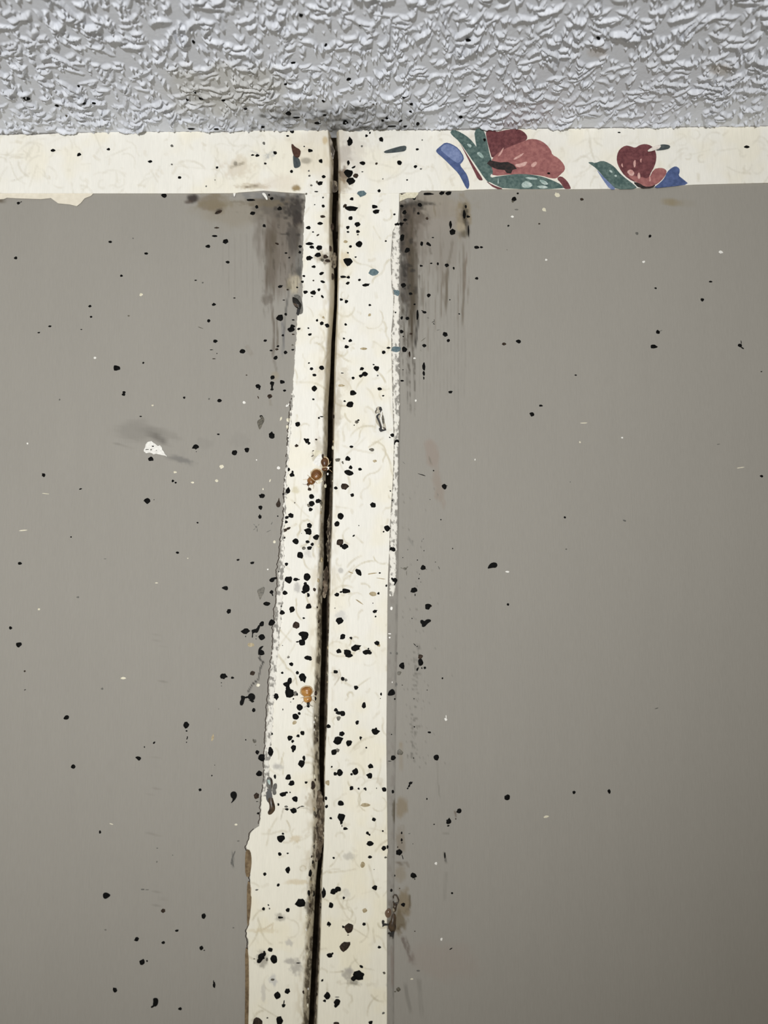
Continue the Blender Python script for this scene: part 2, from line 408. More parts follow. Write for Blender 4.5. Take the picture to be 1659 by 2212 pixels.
def wall_layer(U, V):
    L = Layer(U, V, WALL_C)
    n = fbm(L.U / 160, L.V / 160, 71)
    L.c *= (0.985 + 0.03 * n)[:, None]
    n = vnoise(L.U / 5.0, L.V / 160, 72)
    L.c *= (0.99 + 0.02 * n)[:, None]
    s, t = L.smudge, L.stroke
    # --- left of the strip
    rg0 = random.Random(12)
    s(500, 462, 95, 36, STAIN_TAN, .42, nsc=(40, 30), seed=1)
    s(455, 436, 34, 22, (0.16, 0.12, 0.07), .55, nsc=(16, 14), nz=1.2, seed=2)
    s(466, 440, 40, 20, (0.20, 0.165, 0.10), .45, nsc=(12, 10), nz=1.3, seed=3)
    s(416, 429, 15, 12, (0.045, 0.037, 0.033), .95, ang=-20, nsc=(9, 9), nz=.6, seed=4)
    s(408, 436, 9, 5, (0.07, 0.05, 0.04), .7, seed=5)
    s(472, 456, 11, 6, (0.06, 0.047, 0.036), .9, ang=-25, seed=6)
    s(585, 424, 72, 13, STAIN_SLATE, .75, nsc=(14, 8), nz=.9, seed=7)
    s(610, 432, 44, 12, (0.09, 0.09, 0.09), .7, nsc=(9, 6), nz=1.3, seed=8)
    s(637, 436, 20, 12, (0.07, 0.063, 0.058), .75, nsc=(7, 6), nz=1.2, seed=9)
    s(600, 470, 55, 42, (0.15, 0.13, 0.105), .55, nsc=(16, 26), nz=1.1, seed=10)
    s(604, 458, 15, 22, (0.05, 0.045, 0.036), .7, ang=15, nsc=(8, 10), nz=.9, seed=11)
    s(641, 474, 13, 24, (0.040, 0.034, 0.031), .92, nsc=(7, 10), nz=.7, seed=12)
    s(638, 505, 12, 22, (0.055, 0.052, 0.05), .85, nsc=(6, 10), nz=.9, seed=13)
    s(640, 560, 15, 44, (0.13, 0.128, 0.12), .75, nsc=(7, 26), nz=.9, seed=14)
    s(644, 590, 9, 18, (0.06, 0.06, 0.056), .8, nsc=(7, 9), nz=.9, seed=15)
    s(604, 540, 38, 110, (0.20, 0.18, 0.155), .55, nsc=(10, 60), nz=.8, seed=16)
    t([(583, 486), (582, 560), (581, 640)], 15, STAIN_BROWN, .85, seed=17, nsc=(5, 40))
    t([(575, 490), (575, 600), (576, 660)], 5, (0.11, 0.09, 0.07), .6, seed=18)
    t([(592, 470), (590, 540), (589, 620)], 12, (0.12, 0.10, 0.08), .7, seed=19, nsc=(5, 40))
    t([(612, 480), (610, 560), (609, 600)], 5, (0.13, 0.11, 0.09), .6, seed=20)
    t([(628, 500), (625, 560), (622, 640), (615, 690), (611, 770)], 5, (0.11, 0.108, 0.10), .75, seed=21)
    t([(583, 625), (587, 660), (592, 710), (590, 770), (597, 800), (594, 815)], 6, (0.12, 0.10, 0.078), .75, seed=22)
    t([(597, 680), (600, 730), (598, 760)], 4, (0.13, 0.11, 0.085), .7, seed=23)
    s(577, 648, 16, 14, (0.14, 0.12, 0.10), .6, nsc=(7, 7), nz=1.1, seed=24)
    s(594, 812, 9, 10, (0.30, 0.26, 0.19), .6, seed=25)
    t([(577, 475), (600, 503), (615, 507)], 4, (0.10, 0.085, 0.07), .6, seed=26)
    t([(610, 690), (612, 740), (609, 778)], 6, (0.16, 0.16, 0.165), .7, seed=27)
    s(634, 612, 19, 20, (0.46, 0.41, 0.31), .85, nsc=(8, 8), nz=.9, seed=28)
    s(624, 616, 8, 12, (0.16, 0.14, 0.09), .6, nsc=(4, 4), nz=1.4, seed=29)
    t([(583, 862), (585, 878)], 6, (0.20, 0.175, 0.13), .6, seed=30)
    t([(532, 745), (545, 770)], 10, (0.22, 0.19, 0.15), .35, seed=31)
    for k in range(7):
        t([(480 + 13 * k, 500), (482 + 13 * k, 620 + 30 * (k % 3))], 3, (0.23, 0.215, 0.19), .35, seed=32 + k)
    s(300, 935, 52, 26, (0.205, 0.195, 0.175), .5, ang=8, nsc=(18, 12), nz=.9, seed=40)
    s(340, 935, 48, 14, (0.20, 0.19, 0.17), .45, ang=12, nsc=(18, 10), nz=.9, seed=41)
    t([(250, 958), (265, 962), (285, 968)], 6, (0.22, 0.21, 0.19), .8, seed=42)
    s(345, 949, 26, 9, (0.15, 0.14, 0.125), .8, ang=35, seed=43)
    s(392, 993, 36, 8, (0.17, 0.165, 0.155), .75, ang=14, nsc=(10, 8), nz=.9, seed=44)
    s(440, 958, 24, 14, (0.23, 0.22, 0.20), .3, seed=45)
    s(520, 950, 26, 20, (0.24, 0.23, 0.21), .25, nsc=(5, 5), nz=1.2, seed=46)
    rg = random.Random(9)
    for k in range(46):                       # faint scuffs down the old mark left of the strip
        y = rg.uniform(1310, 2010)
        x = 345 + rg.gauss(0, 11) - (y - 1310) * 0.02
        s(x, y, rg.uniform(2, 5), rg.uniform(1, 2.5), (0.16, 0.15, 0.135), rg.uniform(.3, .7), ang=rg.uniform(-60, 60), seed=k)
    t([(501, 1837), (505, 1855), (502, 1870), (506, 1880)], 4, (0.17, 0.165, 0.15), .8, seed=50)
    s(612, 500, 62, 95, (0.135, 0.112, 0.09), .6, nsc=(9, 40), nz=1.0, seed=150)
    s(600, 445, 70, 26, (0.11, 0.098, 0.083), .55, nsc=(12, 9), nz=1.3, seed=151)
    s(640, 455, 18, 34, (0.035, 0.030, 0.028), .8, nsc=(6, 9), nz=1.2, seed=152)
    s(633, 520, 16, 40, (0.075, 0.066, 0.058), .75, nsc=(5, 16), nz=1.2, seed=153)
    s(562, 438, 60, 10, (0.16, 0.13, 0.085), .6, nsc=(10, 5), nz=1.2, seed=154)
    s(590, 560, 18, 70, (0.098, 0.081, 0.057), .7, nsc=(4, 40), nz=1.2, seed=155)
    s(602, 585, 34, 60, (0.19, 0.165, 0.14), .5, nsc=(4, 40), nz=1.0, seed=156)
    for k in range(26):
        x, y = rg0.uniform(566, 652), rg0.uniform(430, 640)
        t([(x, y), (x + rg0.gauss(0, 2), y + rg0.uniform(20, 70))], rg0.uniform(2, 5), (0.079, 0.068, 0.051), rg0.uniform(.25, .7), nz=.9, seed=k, nsc=(3, 12))
    for k in range(30):
        x, y = rg0.uniform(590, 656), rg0.uniform(418, 520)
        s(x, y, rg0.uniform(2, 7), rg0.uniform(2, 6), (0.04, 0.036, 0.032), rg0.uniform(.3, .8), nsc=(4, 4), nz=1, seed=k)
    # --- cracked paint line left of the strip
    t([(562, 1413), (560, 1424), (569, 1431), (562, 1444), (559, 1466), (545, 1479), (534, 1498)], 3.2, (0.035, 0.033, 0.03), .95, nz=.25, fade=(.02, .04), seed=51)
    # --- right of the strip
    s(935, 462, 78, 46, (0.345, 0.315, 0.28), .6, nsc=(30, 30), nz=.5, seed=60)
    s(925, 445, 88, 30, (0.25, 0.215, 0.16), .45, nsc=(24, 16), nz=1.0, seed=61)
    s(1000, 470, 17, 44, (0.23, 0.185, 0.115), .8, nsc=(8, 12), nz=1.0, seed=62)
    s(1004, 462, 8, 24, (0.05, 0.042, 0.030), .85, nsc=(5, 8), nz=1.0, seed=63)
    s(1010, 492, 6, 22, (0.05, 0.043, 0.032), .8, ang=-12, nsc=(4, 8), nz=.9, seed=64)
    s(1000, 506, 12, 10, (0.09, 0.078, 0.055), .7, seed=65)
    s(992, 488, 12, 12, (0.38, 0.33, 0.24), .7, seed=66)
    s(882, 480, 22, 64, (0.055, 0.043, 0.033), .95, nsc=(8, 11), nz=1.2, seed=67)
    s(872, 520, 13, 34, (0.022, 0.022, 0.021), .9, nsc=(7, 9), nz=1.0, seed=68)
    s(870, 485, 14, 10, (0.025, 0.025, 0.023), .9, nsc=(6, 6), nz=1.0, seed=69)
    s(905, 468, 26, 20, (0.085, 0.073, 0.06), .8, ang=35, nsc=(9, 9), nz=1.1, seed=70)
    s(907, 446, 11, 9, (0.03, 0.028, 0.024), .85, seed=71)
    s(873, 446, 9, 8, (0.03, 0.03, 0.028), .85, seed=72)
    s(882, 432, 16, 8, (0.26, 0.25, 0.23), .9, seed=73)
    t([(884, 500), (886, 560), (889, 640), (889, 760)], 17, (0.070, 0.056, 0.038), .95, nz=.6, seed=74, nsc=(5, 46), fade=(.05, .15))
    t([(870, 540), (872, 600), (874, 680), (872, 720)], 10, (0.085, 0.082, 0.074), .8, nz=.8, seed=75, nsc=(5, 14))
    t([(903, 672), (902, 700), (898, 740), (897, 758)], 6, (0.028, 0.024, 0.02), .95, nz=.4, seed=76)
    t([(884, 756), (885, 820), (887, 900)], 4, (0.095, 0.085, 0.07), .85, nz=.75, seed=77, nsc=(4, 12))
    t([(895, 760), (896, 830), (896, 905)], 4.5, (0.095, 0.085, 0.07), .8, nz=.75, seed=78, nsc=(4, 12))
    t([(879, 790), (880, 900)], 3, (0.13, 0.12, 0.105), .7, nz=.8, seed=79, nsc=(4, 12))
    t([(912, 530), (914, 560), (914, 575)], 5, (0.12, 0.105, 0.09), .8, seed=80)
    t([(911, 620), (912, 640), (910, 665)], 8, (0.12, 0.105, 0.085), .75, seed=81)
    t([(926, 530), (932, 552)], 5, (0.11, 0.10, 0.085), .75, seed=82)
    t([(979, 510), (974, 545), (967, 575), (964, 640), (962, 690)], 6.5, (0.12, 0.102, 0.075), .85, nz=.5, seed=83, nsc=(4, 40))
    t([(944, 570), (946, 600), (946, 640)], 4, (0.15, 0.135, 0.11), .6, seed=84)
    t([(1000, 515), (1001, 560), (1001, 640), (999, 690), (1001, 720)], 5, (0.13, 0.108, 0.078), .8, nz=.4, seed=85)
    t([(1008, 540), (1006, 580), (1003, 640)], 3.2, (0.16, 0.12, 0.09), .75, nz=.4, seed=86)
    t([(950, 480), (952, 540), (953, 600), (952, 700)], 3.5, (0.19, 0.17, 0.14), .7, seed=87)
    t([(938, 440), (940, 470)], 3, (0.19, 0.16, 0.11), .7, seed=88)
    t([(922, 480), (924, 520)], 3, (0.18, 0.16, 0.14), .6, seed=89)
    for k in range(14):
        x = 905 + 7.5 * k
        t([(x, 560 + 20 * (k % 4)), (x + 2, 760), (x + 1, 880 + 25 * (k % 3))], 3, (0.235, 0.222, 0.198), .4, nz=.8, seed=100 + k, nsc=(3, 30))
    s(890, 500, 34, 90, (0.13, 0.105, 0.083), .6, nsc=(8, 24), nz=1.1, seed=160)
    s(950, 520, 62, 90, (0.235, 0.21, 0.18), .5, nsc=(6, 50), nz=.9, seed=161)
    s(876, 600, 16, 80, (0.06, 0.05, 0.042), .75, nsc=(5, 14), nz=1.2, seed=162)
    s(893, 610, 12, 130, (0.080, 0.065, 0.046), .75, nsc=(4, 40), nz=1.1, seed=163)
    for k in range(44):
        x, y = 868 + abs(rg0.gauss(0, 26)), rg0.uniform(430, 760)
        t([(x, y), (x + rg0.gauss(0, 2), y + rg0.uniform(15, 90))], rg0.uniform(2, 5), (0.070, 0.059, 0.043), rg0.uniform(.2, .7), nz=.9, seed=k + 7, nsc=(3, 12))
    for k in range(36):
        x, y = 866 + abs(rg0.gauss(0, 16)), rg0.uniform(425, 640)
        s(x, y, rg0.uniform(2, 7), rg0.uniform(2, 9), (0.03, 0.027, 0.024), rg0.uniform(.3, .8), nsc=(4, 4), nz=1, seed=k + 3)
    for k in range(24):
        x = 905 + rg0.uniform(0, 110)
        y = rg0.uniform(500, 640)
        t([(x, y), (x - rg0.uniform(0, 3), y + rg0.uniform(60, 190))], rg0.uniform(2, 4), (0.17, 0.145, 0.115), rg0.uniform(.25, .6), nz=.8, seed=k + 50, nsc=(3, 25))
    s(908, 440, 38, 7, (0.055, 0.05, 0.042), .75, nsc=(7, 5), nz=1.1, seed=120)
    s(934, 984, 15, 40, (0.28, 0.225, 0.19), .55, ang=-8, nsc=(12, 20), nz=.9, seed=121)
    s(948, 1055, 13, 40, (0.27, 0.22, 0.18), .5, ang=-10, nsc=(10, 16), nz=1.0, seed=122)
    t([(926, 985), (932, 1003)], 3, (0.13, 0.12, 0.09), .8, seed=123)
    t([(880, 1160), (886, 1166), (893, 1180)], 4, (0.18, 0.175, 0.16), .6, seed=124)
    for k in range(90):                       # trail of fine smears down the right side
        y = rg.uniform(1390, 1645)
        x = 899 + (1445 - y) * 0.03 + rg.gauss(0, 4)
        if 1555 < y: x = 893 + rg.gauss(0, 6)
        s(x, y, rg.uniform(1.5, 4), rg.uniform(1.5, 4), (0.15, 0.143, 0.125), rg.uniform(.3, .75), ang=rg.uniform(0, 90), seed=k)
    for k in range(120):                      # fine grit in the brushed paint right of the strip
        x, y = 868 + abs(rg.gauss(0, 40)), rg.uniform(1050, 1660)
        s(x, y, rg.uniform(1, 2.2), rg.uniform(1, 2.4), (0.16, 0.152, 0.135), rg.uniform(.3, .7), seed=k)
    t([(944, 1640), (946, 1690), (951, 1730)], 3, (0.2, 0.19, 0.165), .6, seed=126)
    t([(866, 1600), (866, 1670)], 9, (0.26, 0.215, 0.15), .6, seed=127)
    s(868, 1745, 14, 24, (0.22, 0.175, 0.11), .7, nsc=(8, 10), nz=.9, seed=128)
    s(866, 1815, 11, 34, (0.20, 0.165, 0.12), .6, nsc=(7, 12), nz=1.1, seed=129)
    t([(852, 1864), (870, 1866), (878, 1862), (884, 1876)], 5, (0.13, 0.105, 0.075), .8, seed=130)
    s(866, 1888, 16, 18, (0.24, 0.205, 0.15), .6, seed=131)
    s(872, 1950, 20, 34, (0.205, 0.165, 0.105), .85, nsc=(10, 14), nz=.9, seed=132)
    t([(884, 1930), (886, 1950), (884, 1962), (874, 1965)], 5, (0.11, 0.088, 0.055), .85, seed=133)
    s(862, 1988, 18, 30, (0.15, 0.12, 0.075), .85, nsc=(7, 9), nz=1.1, seed=134)
    t([(858, 2010), (864, 2000), (874, 1996)], 5, (0.11, 0.085, 0.05), .85, seed=135)
    t([(870, 2020), (876, 2038), (884, 2056), (892, 2074), (898, 2088)], 13, (0.14, 0.115, 0.098), .8, nz=.85, seed=136, nsc=(6, 9))
    t([(885, 2066), (892, 2070)], 24, (0.20, 0.17, 0.15), .55, seed=137)
    s(950, 2070, 80, 44, (0.30, 0.262, 0.23), .45, ang=15, nsc=(40, 40), seed=138)
    t([(875, 2120), (880, 2160), (890, 2190)], 8, (0.19, 0.18, 0.16), .6, seed=139)
    t([(905, 2110), (908, 2160), (912, 2200)], 10, (0.205, 0.195, 0.172), .55, seed=140)
    t([(983, 1750), (985, 1768)], 4, (0.14, 0.11, 0.085), .8, seed=141)
    t([(960, 1838), (962, 1858), (965, 1866)], 5, (0.11, 0.105, 0.09), .8, nz=.4, seed=142)
    t([(955, 1800), (972, 1798)], 4, (0.16, 0.155, 0.135), .6, seed=143)
    t([(963, 1880), (962, 1910), (960, 1950)], 8, (0.22, 0.21, 0.185), .5, seed=144)
    s(1452, 437, 18, 10, (0.255, 0.215, 0.14), .85, ang=8, nsc=(8, 10), nz=.7, seed=145)
    s(1480, 440, 26, 10, (0.28, 0.26, 0.22), .5, seed=146)
    s(1558, 415, 5, 8, (0.26, 0.22, 0.14), .8, seed=147)
    s(4, 434, 12, 7, (0.13, 0.11, 0.08), .9, seed=148)
    for x, y, w, h, c in SOFT:
        s(x, y, w * .62, h * .62, c, .85, nsc=(6, 6), nz=.8, seed=int(x) % 97)
    return L.c

# ------------------------------------------------------------------ the spots, read off enlargements of the photograph: x, y, width, height, kind, angle
TILES = [
 (450, 240, 2.765, """53,337,18,14;265,263,22,9;293,266,26,14;400,250,22,20;340,313,16,12;332,192,16,18,g;501,123,26,18;474,149,18,12;609,236,30,20;573,211,10,8;671,298,24,24;498,360,18,18;603,386,14,12,g;600,357,12,10,g;689,392,26,20;666,432,30,24;615,443,14,12,g;40,412,8,8,g
846,185,34,46;1032,168,26,26;1278,172,10,8,g;917,210,12,12,g;836,307,18,26;868,335,28,12,k,-25;922,311,36,22;1004,315,14,16,b;1140,309,32,26;1237,331,20,18;1270,345,14,10,g;1187,411,12,10;1042,405,8,8,g;920,362,14,6;1248,228,18,14;838,372,52,46;850,415,54,36;880,385,30,30,b;1021,476,20,18;945,148,14,18;965,130,10,14
685,516,12,10;686,567,20,20;635,559,10,8;683,630,30,16,b;668,672,32,20;597,697,32,20;625,722,12,10;605,793,44,20;618,812,26,20;662,815,36,28;549,808,20,18;601,878,36,28;655,858,40,26;700,870,30,22,b;712,895,30,18,b;680,890,20,20,o;629,930,28,16;547,843,16,16;676,970,28,16,k,-30;571,985,18,12;562,1019,18,14;682,1019,28,16,k,20;628,1012,12,10,b;581,1081,28,20,k,-20;626,1085,38,26;660,1067,20,18;738,990,26,40,b;655,740,20,10,b,-30;725,820,24,34,b;740,690,20,40,b
857,524,22,20;850,582,70,30,k,10;815,565,30,16,b,-40;994,571,36,22;1001,601,36,26;850,640,24,24;890,675,38,26;832,695,24,20;834,722,16,12;893,720,24,18;893,738,12,8;900,794,40,34;848,808,18,16;834,846,12,10;880,872,14,10;836,899,52,48;1060,776,14,10;805,990,34,14;836,993,22,16;832,1027,26,14,k,-30;904,1008,18,14;941,1039,42,18;820,780,30,20,n;1112,617,14,12
987,963,56,38,t;915,490,56,30,t;1127,1085,36,34,t"""),
 (330, 400, 4.74, """117,106,58,42;1003,152,84,22;1218,136,36,28;1065,222,30,36;1025,288,54,40;670,278,78,34,b,-25;1140,414,36,30;655,437,48,18,b;634,522,54,22;745,575,56,44;564,627,54,32;768,788,42,26;440,974,26,14;509,998,20,16,g;836,1155,24,10;626,1223,44,26;571,1389,38,30;490,1460,60,7,o,20;637,1597,42,34;600,1686,34,8;657,1723,12,10;626,1778,34,9,b;921,1701,58,50;960,1945,16,12,b;1078,2060,52,44;1090,2090,20,12;1153,1592,36,26;1212,1694,30,18;1283,1648,26,22;1270,1680,36,18,b;1357,1712,40,34;1258,1768,46,36;1434,1685,32,18;1430,1640,20,24,o;1333,1538,24,24;1304,1360,68,74;1362,1322,28,28;1420,1480,70,50;1430,1445,50,40;1395,1475,34,28;1438,1380,28,14;1438,1527,30,14,b;1225,1968,50,42;1222,2030,46,40;1222,2060,24,60;1222,2092,36,24;1326,2015,52,38;1349,2102,34,20;1305,1038,46,28;1341,1177,26,12;1364,695,26,18;1507,685,34,36;1398,742,20,16;1508,626,44,28;1478,1046,22,18;1380,1070,24,16,b;1272,600,46,20,b,25;1300,240,44,40,k;1190,100,20,20,k"""),
 (0, 400, 4.74, """188,182,36,24;215,172,24,8,k,-25;495,92,36,18;160,746,38,28;1128,581,34,24;1496,700,36,24;1243,928,30,22;921,1238,34,24;932,1347,28,18;1318,1337,24,14,o;512,1445,34,20;396,1510,26,14;833,1477,20,10;1467,1820,22,20;1196,1873,74,54;1270,2122,32,24;1446,1122,26,28,p;973,1767,20,18,w;1363,545,16,16,g"""),
 (0, 850, 4.74, """1265,10,40,30;1440,235,24,12;1545,670,54,48;449,835,42,34;824,978,28,14,k,-20;1507,1098,62,56;728,1470,16,16;203,1740,40,28;1578,1087,10,8;1075,1693,28,9,g;797,2086,30,18,g;610,63,18,18,g;281,512,16,14,w;1562,120,18,14,p;237,1402,64,9,p,-5;470,1026,60,6,p,8;1602,1940,24,8,p"""),
 (330, 850, 4.74, """322,42,26,22;683,73,44,32;1197,26,52,38,b;671,418,26,16;442,544,60,52;446,596,10,8;837,606,52,50;964,577,50,46;1219,429,68,58;1393,447,24,36;1119,1047,56,46;1103,1166,44,42;1098,1264,34,40;459,1323,22,16;253,1631,32,24;872,1704,28,20;1017,1735,38,26;1216,2035,34,40;1225,2060,12,30,k,-25;206,895,28,26;234,912,24,16;1280,1256,14,14;1060,1365,24,20,g;1040,1345,26,5,g,40;1085,1345,22,5,g,-50;1040,1390,26,5,g,-30;1070,1400,8,36,g;1185,1410,54,6,g,-25;1218,1330,8,30,g,25;934,92,22,22,w;1390,272,36,32,p;1380,345,28,32,p;704,747,38,26,p;1288,760,26,24,w;229,806,28,16,p;654,893,28,24,p;408,911,28,14,p;1200,893,9,24,p,15;1129,980,10,18,p;1313,255,16,28,p,20;1375,125,22,18,w,-40;1395,110,14,14,w;574,55,24,18,g;1244,1518,24,22,p;1178,1800,14,12,w;1062,680,10,10,w;358,1686,12,10,p;1110,235,32,24,k;1080,40,12,30,b,-20"""),
 (0, 1300, 4.74, """109,268,30,36;192,438,56,52;252,711,18,20,b;256,902,20,9,k,-25;681,1184,58,42,k,-35;750,1686,44,42;1578,1443,28,18,k,-50;1479,1487,12,16;1046,891,28,20,g;400,76,20,18,p;1262,783,40,20,p"""),
 (300, 1300, 4.74, """921,97,42,46;1307,20,70,46;1260,224,48,52;1360,214,64,62;1390,208,40,14;1096,298,72,60;1125,298,30,12;1256,358,70,62;1258,522,64,54;1161,730,52,48,b;864,762,62,60;958,778,34,22;1174,1110,36,40;481,1262,62,64;488,1322,20,16;497,1390,12,30;488,1438,12,12;490,1405,12,10;1094,1412,14,14;1183,1426,38,46,o;1197,1468,14,8,o;1212,1540,44,38;1262,1597,70,76;1230,1762,54,68;1205,1988,54,56,b;1210,2045,24,7;626,1923,32,30;747,1780,14,16;777,1672,8,10;845,829,12,10;845,862,8,8;1404,968,56,58;1340,1165,28,24;1350,1352,52,34;1093,355,10,16;1200,350,10,10;1200,380,10,10;817,1097,10,10,g;1147,433,74,64,n;1222,855,28,28,p;755,1395,26,64,n,10"""),
 (0, 1750, 4.787, """1034,227,22,32;1090,1238,26,14,g;1415,1333,42,46;1190,1862,44,48;1150,143,30,8,p,15"""),
 (280, 1750, 4.787, """768,1096,46,54;487,1247,34,24;348,1370,34,32;740,1428,40,50;772,1450,20,10;130,1570,56,56;180,1560,18,22;240,2030,44,20,k,-30;521,2055,42,30;874,1810,30,60;868,1775,10,36;348,1040,44,40,b;1073,1217,20,12,g;135,820,36,16,g;180,824,36,10,g;285,393,20,10,g;283,535,16,18,g;445,466,12,12,g;1125,320,30,10,g;1330,33,22,24;1100,150,24,14,p;1315,825,30,16,g"""),
 (830, 400, 4.74, """1330,140,54,42;1318,165,30,36,o;1367,84,22,18;1355,250,40,14,g;1271,415,24,18;1587,396,22,14,b;1258,662,12,10,g;946,637,50,30;995,636,30,20;946,955,38,26;860,322,40,24;700,480,60,56;678,400,30,70;640,818,46,32;548,805,22,34;482,801,26,16;379,826,34,20;712,850,20,28;385,600,30,50;455,605,60,30,k,35;497,536,24,14;455,1128,36,40;672,1173,14,12;412,1303,40,26;392,1288,30,10,k,30;769,1318,18,14;622,1527,50,44;657,1590,34,34;410,1641,40,36;205,1680,54,54;1376,1600,52,36;1227,1626,42,26,b;193,1890,18,8;183,2003,34,18;405,1860,34,80;405,1930,24,50;405,1975,14,30;678,2118,44,28;305,130,44,44;280,90,20,24;365,205,40,44;180,214,40,24;206,280,42,40;210,355,38,30;150,400,84,34;180,540,44,70;235,670,46,60;195,1022,56,40;270,1112,36,26;310,1220,22,20;178,1360,24,34;238,1362,44,34;175,1497,40,38;195,1550,14,14;275,1522,30,22,b;260,1730,20,56,b;122,1303,46,26;185,97,36,18,b,30;450,90,110,24;590,82,52,36;655,84,56,40;835,220,20,40;820,300,30,80;862,460,16,100;500,1400,30,5,k,-25;512,1390,5,40;508,1420,20,8,k,35;400,1580,70,6,o,-38;552,1483,36,5,g,-15;450,1360,26,8,g,10;440,340,34,26,b,50;350,290,26,30;1310,325,20,24,w;310,1770,20,16,w;340,1330,22,100,k,3"""),
 (830, 850, 4.74, """1603,125,40,20;1512,213,44,44;505,790,14,14;384,832,92,8,k,18;616,953,50,52;632,945,34,10,k;468,1085,8,8;580,1292,14,12;701,1588,12,14;398,1785,58,48,k,-30;407,1610,12,8;340,1705,14,12;524,1726,12,8;354,1895,14,14;362,1850,8,8;375,1930,8,8;307,2012,62,54;316,2062,10,24;560,1785,10,34,g,-20;84,427,44,40;128,487,52,40;110,510,20,30;88,1096,28,14;92,1232,30,26;30,1380,62,58;92,1590,64,66;68,1560,20,28;102,1740,22,18;22,1968,22,22;63,998,16,14;190,1680,12,8;240,1600,8,14,g;200,710,36,5,g,45;210,1795,40,30,o;185,1790,44,7,o,20;235,1780,24,10,o,-30;228,1840,8,50,o;430,1800,24,8,o,30;322,72,16,16,w;930,677,9,16,w;1262,1825,32,14,w;400,1490,18,8,g,-30;385,1510,7,24,g"""),
 (830, 1300, 4.74, """448,48,62,64;475,45,24,20,b;285,170,12,12;1266,27,30,24;182,652,58,58;165,665,24,10;195,680,20,24;152,730,44,42,o;370,560,54,44,b;372,620,50,70;340,690,20,40,k,25;415,675,28,22;385,680,12,18;596,783,18,18;108,996,18,18;440,904,14,8;308,1280,14,16;462,1338,34,20;534,1590,60,58;540,1615,24,30;160,1540,58,60,o;90,1600,52,48;55,1632,36,7;270,1856,38,28;255,1885,20,40,k,25;240,1912,20,14;88,1945,24,34;437,2018,14,20;1260,2005,50,64;768,2130,44,28;337,457,14,12;312,438,40,7,k,48;305,992,10,10;185,853,10,10;75,1358,12,12;300,1600,12,12;75,68,20,30,w;55,328,24,10,w;55,366,14,14,w;630,1205,22,26,w;634,1180,6,30,w;82,824,8,12,w;120,850,24,34,g;130,530,18,24,g;66,525,16,20,g"""),
 (1150, 400, 3.2593, """348,100,24,18,b;48,272,14,12;828,358,22,18;1255,680,24,13;868,725,18,12;1197,806,28,22;884,1034,32,24;905,1025,20,5,g,-20;854,1137,50,26;1462,1128,30,24;1470,1105,6,24;1478,1146,22,10,k,40;305,1338,16,10;1612,1313,12,7;175,68,30,24,p;82,170,24,20,p;98,527,12,14,w;1325,469,22,18,w;735,340,22,22,g;783,540,14,12,w"""),
 (1150, 850, 3.2593, """228,872,16,14;648,895,22,12,g,20;1614,582,24,16;239,1096,12,12,g;267,623,7,7,g;633,311,10,10,w;335,343,10,10,p;360,208,36,5,p;1465,522,40,5,p,-8;1310,357,26,5,g,-8"""),
 (1150, 1300, 3.2593, """293,1343,24,22;541,1335,22,30;875,750,28,7,g,-18"""),
 (820, 1750, 4.74, """815,15,54,38;708,118,54,56;703,160,26,16,k,-20;780,90,14,14,b;558,145,18,12;226,232,18,26;226,305,20,30;228,335,12,14;200,430,60,60;235,480,9,50,k,-15;343,668,56,56;360,705,10,20;152,670,20,20;120,823,28,24;242,968,40,44;742,850,22,20;668,465,16,60;730,1420,32,12,k,-30;360,1240,14,12,b;190,1840,44,54,o;160,1858,24,14,o;395,1645,34,18,g;45,388,52,42;80,375,22,34;33,214,18,18;46,1668,26,30,o;62,485,30,18,o;40,2080,26,34,g;578,544,26,20,w;632,1323,16,24,w;330,1730,26,10,p;185,378,14,16,b;341,345,12,12,g;305,240,24,10,g;205,802,14,10,b"""),
 (1150, 1750, 3.2593, """98,47,28,13,p,-12"""),
 (550, 640, 4.1475, """608,5,20,36,k,-30;515,2,26,10;560,215,26,20;602,243,34,30;647,262,38,38;396,293,30,22;481,285,18,14;494,343,30,22;487,597,18,14;510,649,28,26;601,643,42,40;535,706,32,24;533,829,50,52;526,923,22,16;600,1078,36,10;576,1090,20,16;388,1146,50,42;470,1295,44,44;450,1280,24,20;488,1318,24,30;376,1340,36,24,b;552,1283,22,18,b;300,1550,38,32;335,1600,42,40;340,1575,18,24;305,1258,20,34
777,30,32,24;822,46,34,30;1032,78,24,20;815,253,26,20;801,379,24,18;858,397,32,28;823,452,40,32;1267,148,36,24;1200,463,34,20;1156,501,34,28;1270,475,84,54,t;1340,475,44,46;962,648,34,30;1092,647,46,46;1066,612,18,12;985,695,56,42;955,712,44,26,k,-30;786,688,26,9;882,732,28,22;1103,710,16,14,g;881,867,60,44;806,939,22,18;855,966,66,56;1120,830,38,26;1152,891,22,14;915,1125,34,28,o;930,1110,20,14;892,1155,12,10;1236,1243,36,36;1210,1264,14,12;866,1348,34,24;1050,1375,46,28,o;835,1453,48,42;745,1466,48,32,o;790,1490,18,32,o,-25;860,1533,38,32;841,1580,84,54,k,15;944,1550,32,24;775,800,60,20,n;615,190,20,24,n;1030,165,28,24,n;975,470,60,24,n;1075,1475,40,20,n"""),
